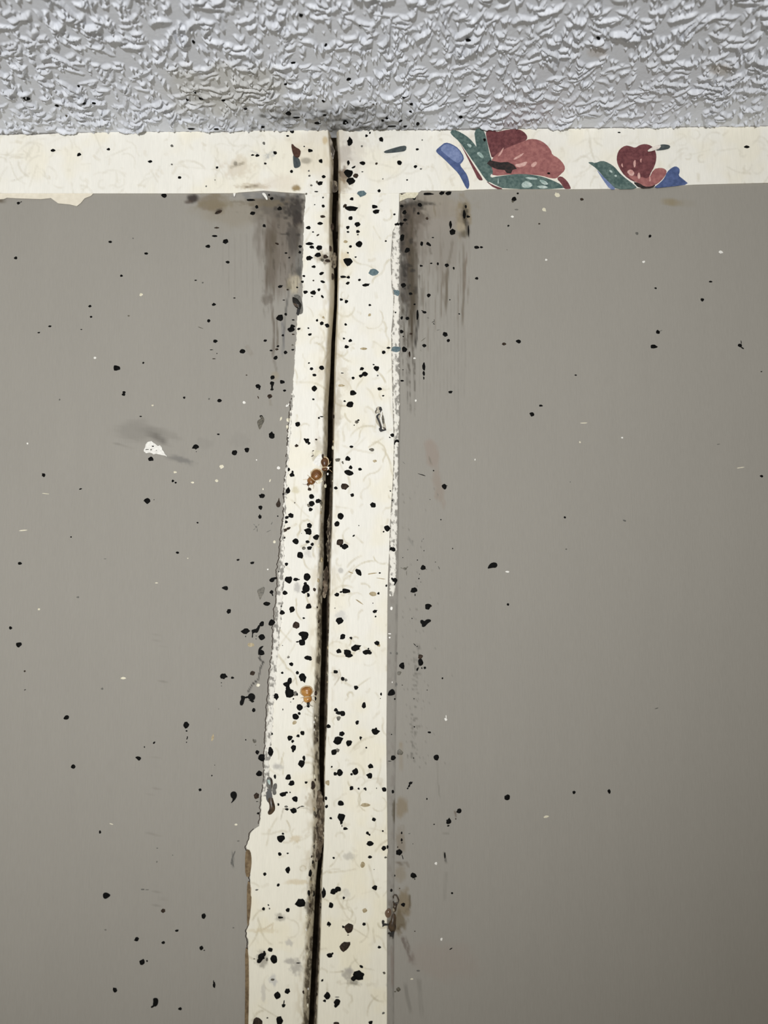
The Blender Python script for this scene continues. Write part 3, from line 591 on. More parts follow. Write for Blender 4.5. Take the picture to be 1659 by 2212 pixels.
 (550, 1040, 4.1475, """296,88,48,54;258,112,20,18;492,70,28,34,b;508,132,56,42;568,176,42,42;510,198,52,44;485,215,30,36,o;500,252,34,38;325,304,50,40;284,324,40,28;275,364,44,32;300,422,44,24,b,-25;270,440,50,26,b,-30;492,395,44,44;484,448,62,62;550,498,56,46;260,504,32,22;252,530,22,30;370,536,56,50;474,541,36,26;516,563,30,28;440,598,38,32,o;492,596,46,34;407,660,54,52;420,682,24,14;286,743,28,36;466,857,66,62;305,883,62,68;370,878,46,32;390,880,30,12;457,960,66,74;455,920,30,34;440,990,40,28;535,970,28,32,b;270,1000,46,40;482,1018,26,38;485,1118,50,50;334,1143,52,48;235,1175,64,42;235,1122,24,30;230,805,36,20,k,-20;155,885,40,40;185,870,44,16,k,-20;152,985,30,30;155,1010,12,24,k,-25;441,1225,24,16;375,1285,68,58,b;440,1372,86,50;445,1400,60,50;425,1440,60,60;385,1437,30,12;475,1580,64,42;500,1595,30,20;330,1637,36,34;304,1575,26,20,o;250,1470,8,8;359,190,14,14,o;420,465,7,7
727,60,32,28;803,45,60,58,b;877,122,34,32;862,118,14,8;1062,211,48,46;1216,86,16,12;767,312,62,52;735,380,46,46;934,395,9,9;887,487,24,16,k,-40;1185,418,56,50;1205,420,30,12;1156,450,18,14;768,545,66,60,b;775,575,30,30;812,585,48,62;930,815,70,46,k,50;1122,820,22,16;1252,880,54,44;1250,905,22,40;1180,935,20,18;1109,1003,22,22;820,982,76,42;775,990,26,16;740,1015,32,40;1077,1165,38,28;1084,1210,16,16;720,1135,10,7;760,1245,70,52;790,1388,48,48;862,1400,30,18;868,1412,12,14;1098,1448,42,40;1110,1465,30,26,n;755,1520,46,44;830,1530,70,50;845,1560,66,44;905,1492,80,56;1000,1530,64,46;1035,1535,40,30;1020,1500,16,20;1060,1090,10,8;1060,1010,60,40,n;940,1080,80,10,n,35;1130,870,100,10,n,8;1055,825,100,12,n,-8;860,815,60,14,n,20"""),
 (500, 1440, 4.1475, """454,56,22,24;590,55,28,28;637,98,62,72;520,130,40,60,k,20;495,160,60,44;505,195,44,40;520,238,84,78;570,240,44,40,o;588,250,16,30;555,288,14,14;531,317,9,9;400,268,48,52;610,365,56,64;600,350,20,30,g,-30;575,445,56,54;608,420,28,28;460,383,10,16;688,355,26,24;747,287,24,36;565,505,36,44,n;635,597,38,42;597,620,30,28;522,640,46,50;548,668,30,24;557,730,50,50;553,755,22,26;343,440,26,26;350,602,40,32;345,765,56,90;280,815,56,58;628,872,56,74;650,820,26,44;510,990,50,56;390,985,22,38;542,1043,46,52;668,1038,28,24;724,1065,46,74,b;460,1145,56,40;490,1128,36,18;525,1126,14,12;570,1185,50,54;548,1185,14,10;560,1290,50,52;600,1265,40,8,k,-30;635,1252,40,8;420,1235,18,24;497,1278,34,20;490,1255,30,20,o;442,1540,66,64;460,1497,20,18
933,46,42,30;995,110,36,36;1025,118,30,30,o;1117,190,38,44;1187,345,38,52;1340,247,20,28;1334,285,9,9;935,388,36,36;960,415,60,36;995,418,50,44;962,465,38,46,o;1125,502,28,38;1286,582,62,60;1296,555,16,20;872,535,36,38;990,600,48,40;952,668,66,86;1051,685,56,54;1158,638,24,28;1158,655,10,16;922,765,56,52;950,752,36,40,o;1208,726,16,16;898,897,20,18;970,950,52,58;930,958,36,32;1110,940,54,56;1075,965,22,26;1247,892,46,46;1241,980,46,60;1075,1086,38,34;1139,1093,20,20;1196,1094,30,20;1203,1106,14,14;1368,1100,40,48;1300,1090,8,14;846,1180,22,38;853,1255,26,34;980,1222,54,48;983,1350,70,72;985,1395,26,30;1020,1452,42,24;990,1425,8,24,b;888,1358,22,22;1277,1368,38,34;1220,1492,30,30;1236,1505,22,18;1356,1473,14,12;1242,1585,60,42;1200,1240,80,30,n;860,1040,40,44,n;1435,235,56,44;1415,240,20,20"""),
 (500, 1812, 4.1475, """725,210,24,34;700,310,44,60;690,490,28,54;735,490,24,50;762,118,46,40,b;700,600,30,40,b;431,135,36,34;502,130,20,16;298,316,28,28;507,278,44,52;507,300,20,20;419,415,24,30;287,627,28,28;331,593,16,14;340,625,14,20,g;505,636,40,36;622,573,80,80;440,705,50,20;347,995,48,40;380,1083,58,78;268,1055,60,70;245,1095,40,34;295,1030,26,50;205,1075,20,8;318,1080,20,30,o;600,1113,40,12;370,1262,34,22,o;414,1400,66,62;501,1366,44,48;466,1495,34,34;470,1465,10,40,k,12;235,1640,76,90,b;430,1630,56,84;322,1605,18,12,b
915,170,22,22;1241,163,36,24;1278,275,7,7;910,472,54,56;955,452,52,44;930,465,44,40;1006,529,22,26;892,595,42,50;828,490,40,84;1285,437,46,48;872,762,36,40;875,785,16,8;1054,803,88,78,b;1000,787,24,20;1045,862,18,8;1187,766,26,34;1015,965,106,70,b,-38;880,1043,50,40;905,1028,22,20,k,-30;1325,972,30,20;1320,965,12,16;1132,1225,100,84;1170,1215,40,36;1095,1250,50,40;1163,1146,34,24,k,25;1370,1202,24,28,o;814,1270,20,26;858,1405,58,60;835,1450,28,26;948,1462,62,56;935,1495,34,30;945,1418,40,10,g;1248,1645,42,34;940,1655,50,28,b;1365,1565,28,26,g;1175,235,44,54,n;1190,640,50,36,n"""),
 (0, 0, 3.95, """228,843,60,36;486,900,34,22;713,880,38,18,k,20;804,884,32,28;1600,850,26,30,k,-20;672,733,26,24;570,990,26,20,o;1650,355,28,38"""),
 (400, 0, 3.95, """990,130,44,38,k,30;75,357,42,40;1200,385,24,52,k,-20;920,537,38,28;1395,675,50,30,k,35;855,718,28,20;20,850,22,28;150,840,76,22;325,857,32,22;515,928,34,16;880,968,56,46;950,1002,60,16;1180,862,28,28;1530,905,38,32;1590,885,50,26,o;1185,980,42,18;1130,1050,56,30;1368,1050,46,60;660,1085,34,28;265,1100,50,14;1490,216,16,12;85,790,16,18;50,1098,60,16"""),
 (800, 0, 3.95, """835,342,52,32,k,-10;287,830,28,32;350,888,34,24;345,953,34,26;772,998,38,34;105,1027,28,24;140,1010,24,20;250,1030,46,24;297,1077,38,22;405,1056,32,38;30,885,56,26;805,857,22,16;180,1075,120,12;1578,375,28,22,n"""),
 (1239, 0, 3.95, """212,325,56,26,k,-42;510,285,18,14"""),
 (0, 250, 3.95, """452,297,38,26;675,330,38,30;925,287,34,22;1283,390,32,24;1533,526,32,24;1466,256,24,22,g;230,678,20,10,g;1466,415,16,14,g;125,545,14,12,g"""),
 (1240, 250, 3.96, """385,143,24,12;1478,268,46,26"""),
 (900, 250, 4.366, """1245,545,32,22;15,75,30,36;640,225,34,26;10,315,18,16"""),
 (380, 250, 5.184, """340,790,22,20,g;440,720,14,12,g;1570,850,44,16;1460,875,24,20,o;1580,740,30,26,o"""),
]
SPOTS = []
for ox, oy, sc_, txt in TILES:
    for e in txt.replace('\n', ';').split(';'):
        f = e.strip().split(',')
        if len(f) < 4: continue
        x, y, w, h = ox + float(f[0]) / sc_, oy + float(f[1]) / sc_, float(f[2]) / sc_, float(f[3]) / sc_
        k = f[4].strip() if len(f) > 4 else 'k'
        a = float(f[5]) if len(f) > 5 else 0.0
        dup = any(abs(x - q[0]) < 3.0 and abs(y - q[1]) < 3.0 and q[6] != (ox, oy) for q in SPOTS)
        if not dup:
            SPOTS.append((x, y, w, h, k, a, (ox, oy)))

# ------------------------------------------------------------------ wall panels
xs_l = axis((-4200, -40, 130), (-40, 380, 14), (380, 676, 2.6))
ys_w = axis((330, 408, 26), (408, 900, 2.8), (900, 2120, 4.2), (2120, 2300, 12), (2300, 4400, 140))
def wall_grid(xs):
    UU, VV = np.meshgrid(xs, ys_w)
    return UU, VV, on_wall(UU, VV, 0.0)
UU, VV, P = wall_grid(xs_l)
UU = np.minimum(UU, GE(VV) - 9)               # the panel stops short of the joint
P = on_wall(UU, VV, 0.0)
wall_left = structure(grid_mesh('wall_left', P, MAT['paint'], tint=wall_layer(UU, VV)), 'grey painted wall panel left of the cream strip', 'wall')
xs_r = axis((800, 1060, 2.6), (1060, 1690, 14), (1690, 5800, 130))
UU, VV, P = wall_grid(xs_r)
wall_right = structure(grid_mesh('wall_right', P, MAT['paint'], tint=wall_layer(UU, VV)), 'grey painted wall panel right of the cream strip', 'wall')
# stud behind the open joint
ys_b = np.array([200., 4400.])
P = np.stack([on_wall(np.array([560., 560.]), ys_b, -14 * MM), on_wall(np.array([800., 800.]), ys_b, -14 * MM)], 1)
structure(grid_mesh('wall_back', P, MAT['core'], smooth=False), 'dark stud seen deep inside the open joint between the panels', 'wall')

# ------------------------------------------------------------------ cream trim: border boards and vertical strips
def vinyl_layer(U, V, D, seed, box, n, border=False):
    """D: depth below the face (mm), 0 on the face"""
    L = Layer(U, V, VINYL_C)
    D = D.reshape(-1)
    n1 = fbm(L.U / 60, L.V / 90, seed)
    L.c *= (0.965 + 0.06 * n1)[:, None]
    L.c *= 1 - sstep(1100, 2300, L.V)[:, None] * np.array([-.02, 0.0, 0.085])     # yellower lower down
    wx = vnoise(L.U / 3.0, L.V / 40, seed + 1)
    L.c *= (0.985 + 0.03 * wx)[:, None]
    warm = sstep(.45, .75, fbm(L.U / 70, L.V / 70, seed + 2))
    L.c *= 1 - warm[:, None] * np.array([0.0, 0.02, 0.08])
    L.fibres(*box, n, (0.64, 0.61, 0.52) if border else (0.565, 0.515, 0.385), .6 if border else .72, seed)
    L.fibres(*box, n // 2, (0.66, 0.62, 0.52) if border else (0.62, 0.57, 0.45), .6, seed + 5, length=(8, 24), width=(4, 7))
    # grime rubbed in along the open joint
    gap = np.where(L.U < 716, np.abs(L.U - GE(L.V)), np.abs(L.U - RC(L.V)))
    g = fbm(L.U / 9, L.V / 22, seed + 8)
    a = (1 - sstep(0, 20, gap)) * sstep(.38, .7, g) * .38
    L.blend(np.arange(len(L.U)), (0.50, 0.42, 0.28), a)
    b = sstep(0.02, 0.9, D)
    g2 = fbm(L.U / 6, L.V / 16, seed + 9)
    dirty = sstep(600, 1250, L.V) * .45 + sstep(1150, 1350, L.V) * .4 + (1 - sstep(380, 640, L.V)) * .5
    L.blend(np.arange(len(L.U)), (0.46, 0.385, 0.25), b * (.5 + .35 * g2))
    L.blend(np.arange(len(L.U)), (0.10, 0.080, 0.054), b * np.clip(dirty * 1.3 * sstep(.40, .60, g2), 0, .9))
    g3 = fbm(L.U / 3.2, L.V / 6, seed + 10)
    L.blend(np.arange(len(L.U)), (0.55, 0.49, 0.37), b * sstep(.56, .68, g3) * sstep(700, 1100, L.V) * .7)
    L.blend(np.arange(len(L.U)), (0.03, 0.024, 0.018), sstep(2.6, 4.6, D) * .85)  # near-black with depth into the joint
    return L

def fine_print(L):
    s, t = L.smudge, L.stroke
    # rubbed and stained places on the border and strips
    s(690, 330, 60, 70, (0.66, 0.58, 0.44), .35, nsc=(20, 20), nz=1, seed=1)
    s(760, 330, 40, 50, (0.60, 0.56, 0.50), .5, nsc=(12, 12), nz=1.1, seed=2)
    s(745, 330, 20, 26, (0.42, 0.38, 0.34), .6, nsc=(8, 8), nz=1.1, seed=3)
    s(742, 378, 14, 18, (0.16, 0.11, 0.07), .9, nsc=(6, 6), nz=.8, seed=4)
    s(740, 400, 22, 16, (0.30, 0.23, 0.14), .6, nsc=(6, 6), nz=1.1, seed=5)
    s(702, 305, 6, 10, (0.55, 0.42, 0.22), .7, seed=6)
    s(515, 360, 34, 26, (0.62, 0.55, 0.44), .6, nsc=(8, 8), nz=1.2, seed=7)
    t([(495, 363), (512, 357), (532, 350)], 6, (0.30, 0.26, 0.19), .7, seed=8)
    s(509, 354, 5, 6, (0.22, 0.20, 0.16), .8, seed=9)
    s(545, 402, 36, 7, (0.48, 0.41, 0.30), .7, nsc=(8, 5), nz=1.1, seed=10)
    t([(528, 405), (545, 402), (562, 401)], 5, (0.20, 0.165, 0.115), .75, seed=11)
    s(639, 406, 11, 8, (0.26, 0.18, 0.07), .9, nsc=(6, 6), nz=.6, seed=12)
    s(662, 347, 14, 8, (0.34, 0.31, 0.25), .8, nz=.3, seed=13)
    s(600, 395, 50, 20, (0.68, 0.60, 0.50), .4, seed=14)
    s(1010, 300, 20, 14, (0.7, 0.66, 0.58), .4, seed=15)
    t([(540, 325), (552, 330), (562, 336)], 5, (0.34, 0.35, 0.36), .6, seed=16)
    t([(568, 342), (585, 334), (596, 329)], 12, (0.38, 0.40, 0.42), .7, nz=.8, seed=17, nsc=(4, 4))
    t([(778, 440), (772, 462), (790, 470)], 5, (0.60, 0.57, 0.5), .5, seed=18)
    # rubbed places down the strips
    for x, y, rx, ry, c, op in [(690, 555, 12, 16, (0.40, 0.34, 0.24), .7), (703, 560, 12, 12, (0.15, 0.12, 0.08), .7), (745, 560, 10, 20, (0.62, 0.5, 0.3), .5), (690, 965, 12, 20, (0.52, 0.48, 0.40), .7), (685, 985, 14, 16, (0.46, 0.42, 0.33), .7), (745, 820, 14, 30, (0.60, 0.54, 0.42), .55),
                                (730, 880, 8, 60, (0.42, 0.37, 0.28), .55), (638, 1058, 10, 8, (0.62, 0.57, 0.40), .7), (665, 1195, 12, 10, (0.55, 0.53, 0.5), .6), (643, 1270, 8, 12, (0.35, 0.34, 0.33), .6), (737, 1232, 7, 8, (0.35, 0.34, 0.32), .6), (735, 1330, 12, 16, (0.5, 0.5, 0.5), .5),
                                (600, 1656, 14, 8, (0.5, 0.49, 0.46), .6), (597, 1655, 9, 7, (0.4, 0.39, 0.37), .5), (670, 1735, 12, 24, (0.42, 0.36, 0.26), .6), (640, 1812, 14, 8, (0.60, 0.50, 0.33), .6), (725, 1460, 8, 12, (0.62, 0.57, 0.48), .7), (640, 1905, 30, 6, (0.62, 0.52, 0.34), .6),
                                (755, 1850, 14, 10, (0.45, 0.43, 0.38), .6), (748, 1930, 10, 12, (0.55, 0.53, 0.48), .5), (640, 2090, 14, 18, (0.40, 0.38, 0.34), .75), (623, 2076, 12, 8, (0.38, 0.36, 0.33), .7), (625, 2036, 8, 8, (0.5, 0.48, 0.44), .7), (590, 2118, 9, 14, (0.50, 0.50, 0.49), .7),
                                (751, 2103, 12, 14, (0.33, 0.31, 0.28), .7), (766, 2122, 14, 10, (0.14, 0.13, 0.11), .6), (757, 2096, 10, 8, (0.4, 0.38, 0.35), .6), (567, 2072, 16, 18, (0.18, 0.16, 0.13), .6), (607, 1982, 14, 9, (0.33, 0.31, 0.26), .7), (569, 2145, 6, 26, (0.52, 0.50, 0.45), .6),
                                (840, 2130, 6, 10, (0.5, 0.48, 0.44), .6), (664, 1958, 8, 18, (0.14, 0.12, 0.09), .7), (570, 2010, 40, 6, (0.66, 0.58, 0.40), .5), (820, 1690, 10, 6, (0.6, 0.55, 0.45), .5)]:
        s(x, y, rx, ry, c, op, nsc=(6, 7), nz=1.1, seed=int(x + y) % 89)
    # brown margin where the wide bottom part of the wallpaper lifts
    for pts, w in [([(536, 1834), (538, 1860), (536, 1890)], 8), ([(539, 1915), (538, 1935)], 8), ([(537, 1940), (538, 1990)], 5), ([(533, 2052), (532, 2090), (534, 2130), (532, 2212)], 8)]:
        t(pts, w, (0.34, 0.235, 0.12), .85, nz=.25, seed=7)
    t([(605, 1775), (612, 1748), (650, 1744), (672, 1748)], 3, (0.40, 0.36, 0.28), .7, seed=30)
    t([(586, 2010), (590, 1995), (572, 2006), (545, 2016)], 4, (0.62, 0.54, 0.38), .7, seed=31)
    t([(705, 1885), (745, 1882), (775, 1876)], 4, (0.60, 0.54, 0.40), .7, seed=32)
    t([(712, 1455), (733, 1447), (736, 1460), (726, 1475), (718, 1486)], 3, (0.45, 0.40, 0.30), .7, seed=33)

def strip(name, ys, left, right, h, mat, seed, bevel_right=None, bevel_left=None, step=2.2, fib=None):
    """a vertical strip face with a rolled edge into the joint; returns the object"""
    wmax = max(right(y) - left(y) for y in ys)
    n = int(wmax / step) + 1
    t = np.linspace(0, 1, n)
    Y = ys[:, None]
    Lx, Rx = left(ys)[:, None], right(ys)[:, None]
    Ux = Lx + (Rx - Lx) * t
    Vx = np.repeat(Y, n, 1)
    rel = (vnoise(Ux / 25, Vx / 40, seed) - .5) * 0.06 * MM
    Hh = h + rel
    Dd = np.zeros_like(Ux)
    if bevel_right is not None:
        Bx = bevel_right(ys)[:, None]
        tb = np.linspace(0, 1, 12)[1:]
        rough = (fbm((Rx + (Bx - Rx) * tb) / 5, np.repeat(Y, 11, 1) / 9, seed + 4) - .5)
        d = 3.4 * MM * tb ** 1.7 * (1 + 0.0 * Y) + rough * 0.55 * MM * sstep(500, 1000, Y)
        Ub = np.concatenate([Rx + (Bx - Rx) * tb, Bx - .5], 1)
        d = np.concatenate([d, np.full_like(Bx, 13 * MM)], 1)
        Ux = np.concatenate([Ux, Ub], 1); Vx = np.concatenate([Vx, np.repeat(Y, 12, 1)], 1)
        Hh = np.concatenate([Hh, h - d], 1); Dd = np.concatenate([Dd, d / MM], 1)
    if bevel_left is not None:
        Bx = bevel_left(ys)[:, None]
        tb = np.linspace(1, 0, 6)[:-1]
        d = 1.8 * MM * tb ** 1.6 * (1 + 0.0 * Y)
        Ub = np.concatenate([Bx + .3, Lx + (Bx - Lx) * tb], 1)
        d = np.concatenate([np.full_like(Bx, 13 * MM), d], 1)
        Ux = np.concatenate([Ub, Ux], 1); Vx = np.concatenate([np.repeat(Y, 6, 1), Vx], 1)
        Hh = np.concatenate([h - d, Hh], 1); Dd = np.concatenate([d / MM, Dd], 1)
    if bevel_right is None:
        Ux = np.concatenate([Ux, Ux[:, -1:]], 1); Vx = np.concatenate([Vx, Y], 1)
        Hh = np.concatenate([Hh, np.full_like(Y, -0.1 * MM)], 1); Dd = np.concatenate([Dd, 0 * Y], 1)
    if bevel_left is None:
        Ux = np.concatenate([Ux[:, :1], Ux], 1); Vx = np.concatenate([Y, Vx], 1)
        Hh = np.concatenate([np.full_like(Y, -0.1 * MM), Hh], 1); Dd = np.concatenate([0 * Y, Dd], 1)
    L = vinyl_layer(Ux, Vx, Dd, seed, *fib)
    fine_print(L)
    return grid_mesh(name, on_wall(Ux, Vx, Hh), mat, tint=L.c)

rough_l = lambda y: LL(y) + (fbm(np.asarray(y) / 7, np.asarray(y) * 0 + 3.3, 5) - .5) * 4.5
ys_s = axis((417.5, 2240, 2.3), (2240, 4400, 160))
trim_3 = structure(strip('trim_3', ys_s, rough_l, GE, H_V, MAT['vinyl'], 201, bevel_right=GB, fib=((540, 700, 420, 2230), 110)),
                   'narrow cream wallpaper strip with a torn outer edge left of the dark gap', 'trim')
trim_4 = structure(strip('trim_4', ys_s, RC, RR, H_V, MAT['vinyl'], 202, bevel_left=GR, fib=((705, 850, 420, 2230), 150)),
                   'cream wallpaper strip with a straight outer edge right of the dark gap', 'trim')

def border(name, side, seed, fib):
    if side == 'left':
        xs = axis((-4200, -30, 130), (-30, 707, 2.3))
    else:
        xs = axis((736, 1690, 2.3), (1690, 5800, 130))
    s = np.linspace(0, 1, 58)
    T, B = BT(xs), BB(xs)
    nzt = (fbm(xs / 9, xs * 0 + 1.5, seed) - .5) * 3.0
    Vx = (T + nzt)[None, :] + (B - T - nzt)[None, :] * s[:, None]
    Ux = np.repeat(xs[None, :], len(s), 0)
    Hh = np.full_like(Ux, H_B) + (vnoise(Ux / 30, Vx / 30, seed) - .5) * 0.06 * MM
    Dd = np.zeros_like(Ux)
    # the end at the joint follows the joint
    if side == 'left':
        k = sstep(600, 707, Ux)
        Ux = Ux + k * (GE(Vx) - 707)
        Rx, Bx = GE(Vx[:, -1:]), GB(Vx[:, -1:])
        tb = np.linspace(0, 1, 10)[1:]
        d = np.concatenate([3.0 * MM * tb ** 1.7 + 0 * Rx, 13 * MM + 0 * Rx], 1)
        Ux = np.concatenate([Ux, Rx + (Bx - Rx) * tb, Bx - .5], 1)
        Vx = np.concatenate([Vx, np.repeat(Vx[:, -1:], 10, 1)], 1)
        Hh = np.concatenate([Hh, H_B - d], 1); Dd = np.concatenate([Dd, d / MM], 1)
    else:
        k = 1 - sstep(736, 850, Ux)
        Ux = Ux + k * (RC(Vx) - 736)
        Lx, Bx = RC(Vx[:, :1]), GR(Vx[:, :1])
        tb = np.linspace(1, 0, 6)[:-1]
        d = np.concatenate([13 * MM + 0 * Lx, 1.8 * MM * tb ** 1.6 + 0 * Lx], 1)
        Ux = np.concatenate([Bx + .3, Lx + (Bx - Lx) * tb, Ux], 1)
        Vx = np.concatenate([np.repeat(Vx[:, :1], 6, 1), Vx], 1)
        Hh = np.concatenate([H_B - d, Hh], 1); Dd = np.concatenate([d / MM, Dd], 1)
    # turned lower edge
    Ux = np.concatenate([Ux, Ux[-1:]], 0); Vx = np.concatenate([Vx, Vx[-1:] + .4], 0)
    Hh = np.concatenate([Hh, np.minimum(Hh[-1:], -0.1 * MM)], 0); Dd = np.concatenate([Dd, Dd[-1:]], 0)
    L = vinyl_layer(Ux, Vx, Dd, seed, *fib, border=True)
    fine_print(L)
    Pw = on_wall(Ux, Vx, Hh)
    Pw[..., 2] = np.minimum(Pw[..., 2], Z_CEIL + 0.4 * MM)
    return grid_mesh(name, Pw, MAT['vinyl'], tint=L.c)

trim_1 = structure(border('trim_1', 'left', 203, ((-20, 700, 285, 415), 95)), 'plain cream wallpaper border under the ceiling, on the left of the gap', 'trim')
trim_2 = structure(border('trim_2', 'right', 204, ((740, 1680, 280, 408), 110)), 'cream wallpaper border with printed flowers under the ceiling', 'trim')

# ------------------------------------------------------------------ painted edge, torn edges, loose paper
ys_e = axis((418, 2240, 3), (2240, 4400, 160))
c = np.linspace(0, 1, 12)
Lx, Rx = RR(ys_e)[:, None], RP(ys_e)[:, None]
Ux = Lx + (Rx - Lx) * c
Vx = np.repeat(ys_e[:, None], 12, 1)
bulge = np.sin(np.pi * c) ** .6
Hh = 0.05 * MM + (0.20 + 0.22 * fbm(Ux / 7, Vx / 12, 301)) * MM * bulge
Lp = Layer(Ux, Vx, WALL_C * 0.92)
edge_line = np.exp(-((c - .86) / .07) ** 2)[None, :] * sstep(.40, .6, fbm(Ux / 5, Vx / 20, 302))
Lp.blend(np.arange(Ux.size), (0.13, 0.125, 0.115), edge_line.reshape(-1) * .55)
Lp.blend(np.arange(Ux.size), (0.22, 0.20, 0.18), sstep(.5, .8, fbm(Ux / 8, Vx / 14, 303)).reshape(-1) * .5)
Lp.smudge(850, 1985, 14, 44, (0.11, 0.093, 0.07), .7, nsc=(5, 8), nz=1.1, seed=3)
Lp.smudge(855, 1752, 8, 30, (0.10, 0.085, 0.06), .85, nsc=(5, 8), nz=1.0, seed=4)
Lp.stroke([(848, 2040), (850, 2140)], 10, (0.22, 0.18, 0.155), .6, seed=5)
pe = grid_mesh('painted_edge', on_wall(Ux, Vx, Hh), MAT['paint'], parent=trim_4, tint=Lp.c)
pe['label'] = 'grey painted margin along the right of the strip'

def torn_ribbon(name, ys, left, right, h, seed, parent, hole=.60, side='both', base=(0.78, 0.76, 0.70)):
    c = np.linspace(0, 1, 9)
    Lx, Rx = left(ys)[:, None], right(ys)[:, None]
    jl = (fbm(ys / 4, ys * 0, seed)[:, None] - .5) * 5
    jr = (fbm(ys / 4, ys * 0 + 9, seed + 1)[:, None] - .5) * (5 if side == 'both' else 1)
    Ux = (Lx + jl) + (Rx + jr - Lx - jl) * c
    Vx = np.repeat(ys[:, None], 9, 1)
    n = fbm(Ux / 3.5, Vx / 5.5, seed + 2)
    Hh = h + np.sin(np.pi * c) * 0.12 * MM + (n - .4) * 0.35 * MM
    Hh[:, 0] = Hh[:, -1] = 0.0
    L = Layer(Ux, Vx, base)
    g = sstep(hole - .05, hole + .06, fbm(Ux / 4.5, Vx / 8, seed + 3)).reshape(-1)
    L.blend(np.arange(Ux.size), (0.20, 0.19, 0.17), g * .85)
    return grid_mesh(name, on_wall(Ux, Vx, Hh), MAT['torn'], parent=parent, tint=L.c)

te = torn_ribbon('torn_edge', axis((478, 1288, 2.0)), lambda y: RR(y) + .8 + 3 * sstep(1190, 1285, y), RS, 0.42 * MM, 311, trim_4, hole=.60)
te['label'] = 'ragged white torn edge'
ot = lambda y: rough_l(y) - 1.5
it = lambda y: rough_l(y) + 4 + 9 * sstep(1120, 1300, y) - 3 * sstep(1560, 1720, y)
te = torn_ribbon('torn_edge', axis((850, 1720, 2.0)), ot, it, 0.40 * MM, 321, trim_3, hole=.54)
te['label'] = 'ragged white and grey torn edge'
MAT['margin'] = speckled_mat('brown_paper_margin', (0.12, 0.083, 0.047), (0.24, 0.175, 0.10), 900, .7, .15)
MARGINS = []
for pts in [[(531, 1834), (541, 1837), (544, 1858), (542, 1880), (538, 1896), (530, 1892), (529, 1860)], [(534, 1903), (541, 1906), (541, 1932), (544, 1940), (539, 1990), (534, 2006), (533, 1950)], [(529, 2046), (537, 2052), (538, 2130), (536, 2240), (528, 2240), (530, 2120)]]:
    MARGINS.append(pts)
# dark seam where paint cracked along the left strip
def seam(ys, f, w, parent, color, name='paint_crack'):
    Lx = f(ys)[:, None] + (fbm(ys / 6, ys * 0 + 2, 77)[:, None] - .5) * 4
    Ux = np.concatenate([Lx - w, Lx, Lx + w * .6], 1)
    Vx = np.repeat(ys[:, None], 3, 1)
    Hh = np.array([[.02, .10, .02]]) * MM + 0 * Vx
    return grid_mesh(name, on_wall(Ux, Vx, Hh), color, parent=parent)
seam(axis((860, 1780, 2.5)), lambda y: rough_l(y) - 2.0 - 5 * sstep(1130, 1200, y) * (1 - sstep(1600, 1700, y)) * vnoise(np.asarray(y) / 30, np.asarray(y) * 0, 4), 1.1, wall_left, MAT['b'])
seam(axis((1790, 2230, 2.5)), lambda y: rough_l(y) - 1.6, 1.3, wall_left, MAT['b'])

# ------------------------------------------------------------------ flat shapes from outlines
def tri_fan(n):
    return [(i, (i + 1) % n, n) for i in range(n)]

def plate(name, pts, h0, h1, mat, parent, label=None, origin=(0, 0, 1), dome=0.0, refine=1):
    """a thin solid with the given picture outline lying on the wall face at height h0..h1 (metres)"""
    from mathutils.geometry import tessellate_polygon
    ox, oy, sc_ = origin
    p = np.array([(ox + a / sc_, oy + b / sc_) for a, b in pts], float)
    for _ in range(refine):                   # soften corners (Chaikin)
        q = np.roll(p, -1, 0)
        p = np.stack([p * .75 + q * .25, p * .25 + q * .75], 1).reshape(-1, 2)
    n = len(p)
    cen = p.mean(0)
    if dome:
        inn = cen + (p - cen) * .62
        v = np.concatenate([on_wall(p[:, 0], p[:, 1], h0), on_wall(inn[:, 0], inn[:, 1], h1), on_wall(cen[None, 0], cen[None, 1], h1 + dome)])
        f = [(i, n + i, n + (i + 1) % n, (i + 1) % n) for i in range(n)] + [(n + i, 2 * n, n + (i + 1) % n) for i in range(n)]
    else:
        v = np.concatenate([on_wall(p[:, 0], p[:, 1], h0), on_wall(p[:, 0], p[:, 1], h1)])
        tri = tessellate_polygon([[Vector((a, b, 0)) for a, b in p]])
        f = [tuple(n + k for k in t) for t in tri] + [(i, n + i, n + (i + 1) % n, (i + 1) % n) for i in range(n)]
    o = mesh_obj(name, v, f, mat, parent, smooth=bool(dome))
    if label: o['label'] = label
    return o

for pts in MARGINS:
    plate('brown_margin', pts, .05 * MM, H_V + .06 * MM, MAT['margin'], trim_3, 'brown scuffed margin of the paper')

# printed flowers (flat print on the border)
def flower(label):
    o = bpy.data.objects.new('flower_print', None)
    o.empty_display_size = .001
    COL.objects.link(o)
    o.parent = trim_2
    o['label'] = label
    return o
HP = H_B + 0.01 * MM
def printed(parent, name, pts, mat, lv, origin, label=None, refine=1):
    return plate(name, pts, HP, HP + lv * 0.012 * MM, MAT[mat], parent, label, origin, refine=refine)
F1, O1 = flower('large rose and wine printed flower with grey-green leaves and a blue petal'), (900, 250, 4.366)
printed(F1, 'petal', [(180, 325), (225, 285), (270, 250), (330, 265), (400, 310), (452, 395), (430, 440), (405, 462), (450, 520), (478, 560), (500, 640), (490, 690), (470, 690), (430, 610), (395, 545), (330, 480), (250, 400), (190, 350)], 'blue', 1, O1, 'deep blue petal')
printed(F1, 'petal', [(215, 315), (272, 262), (330, 275), (395, 318), (438, 395), (418, 430), (385, 448), (340, 420), (280, 370)], 'lightblue', 2, O1, 'light blue face of the petal')
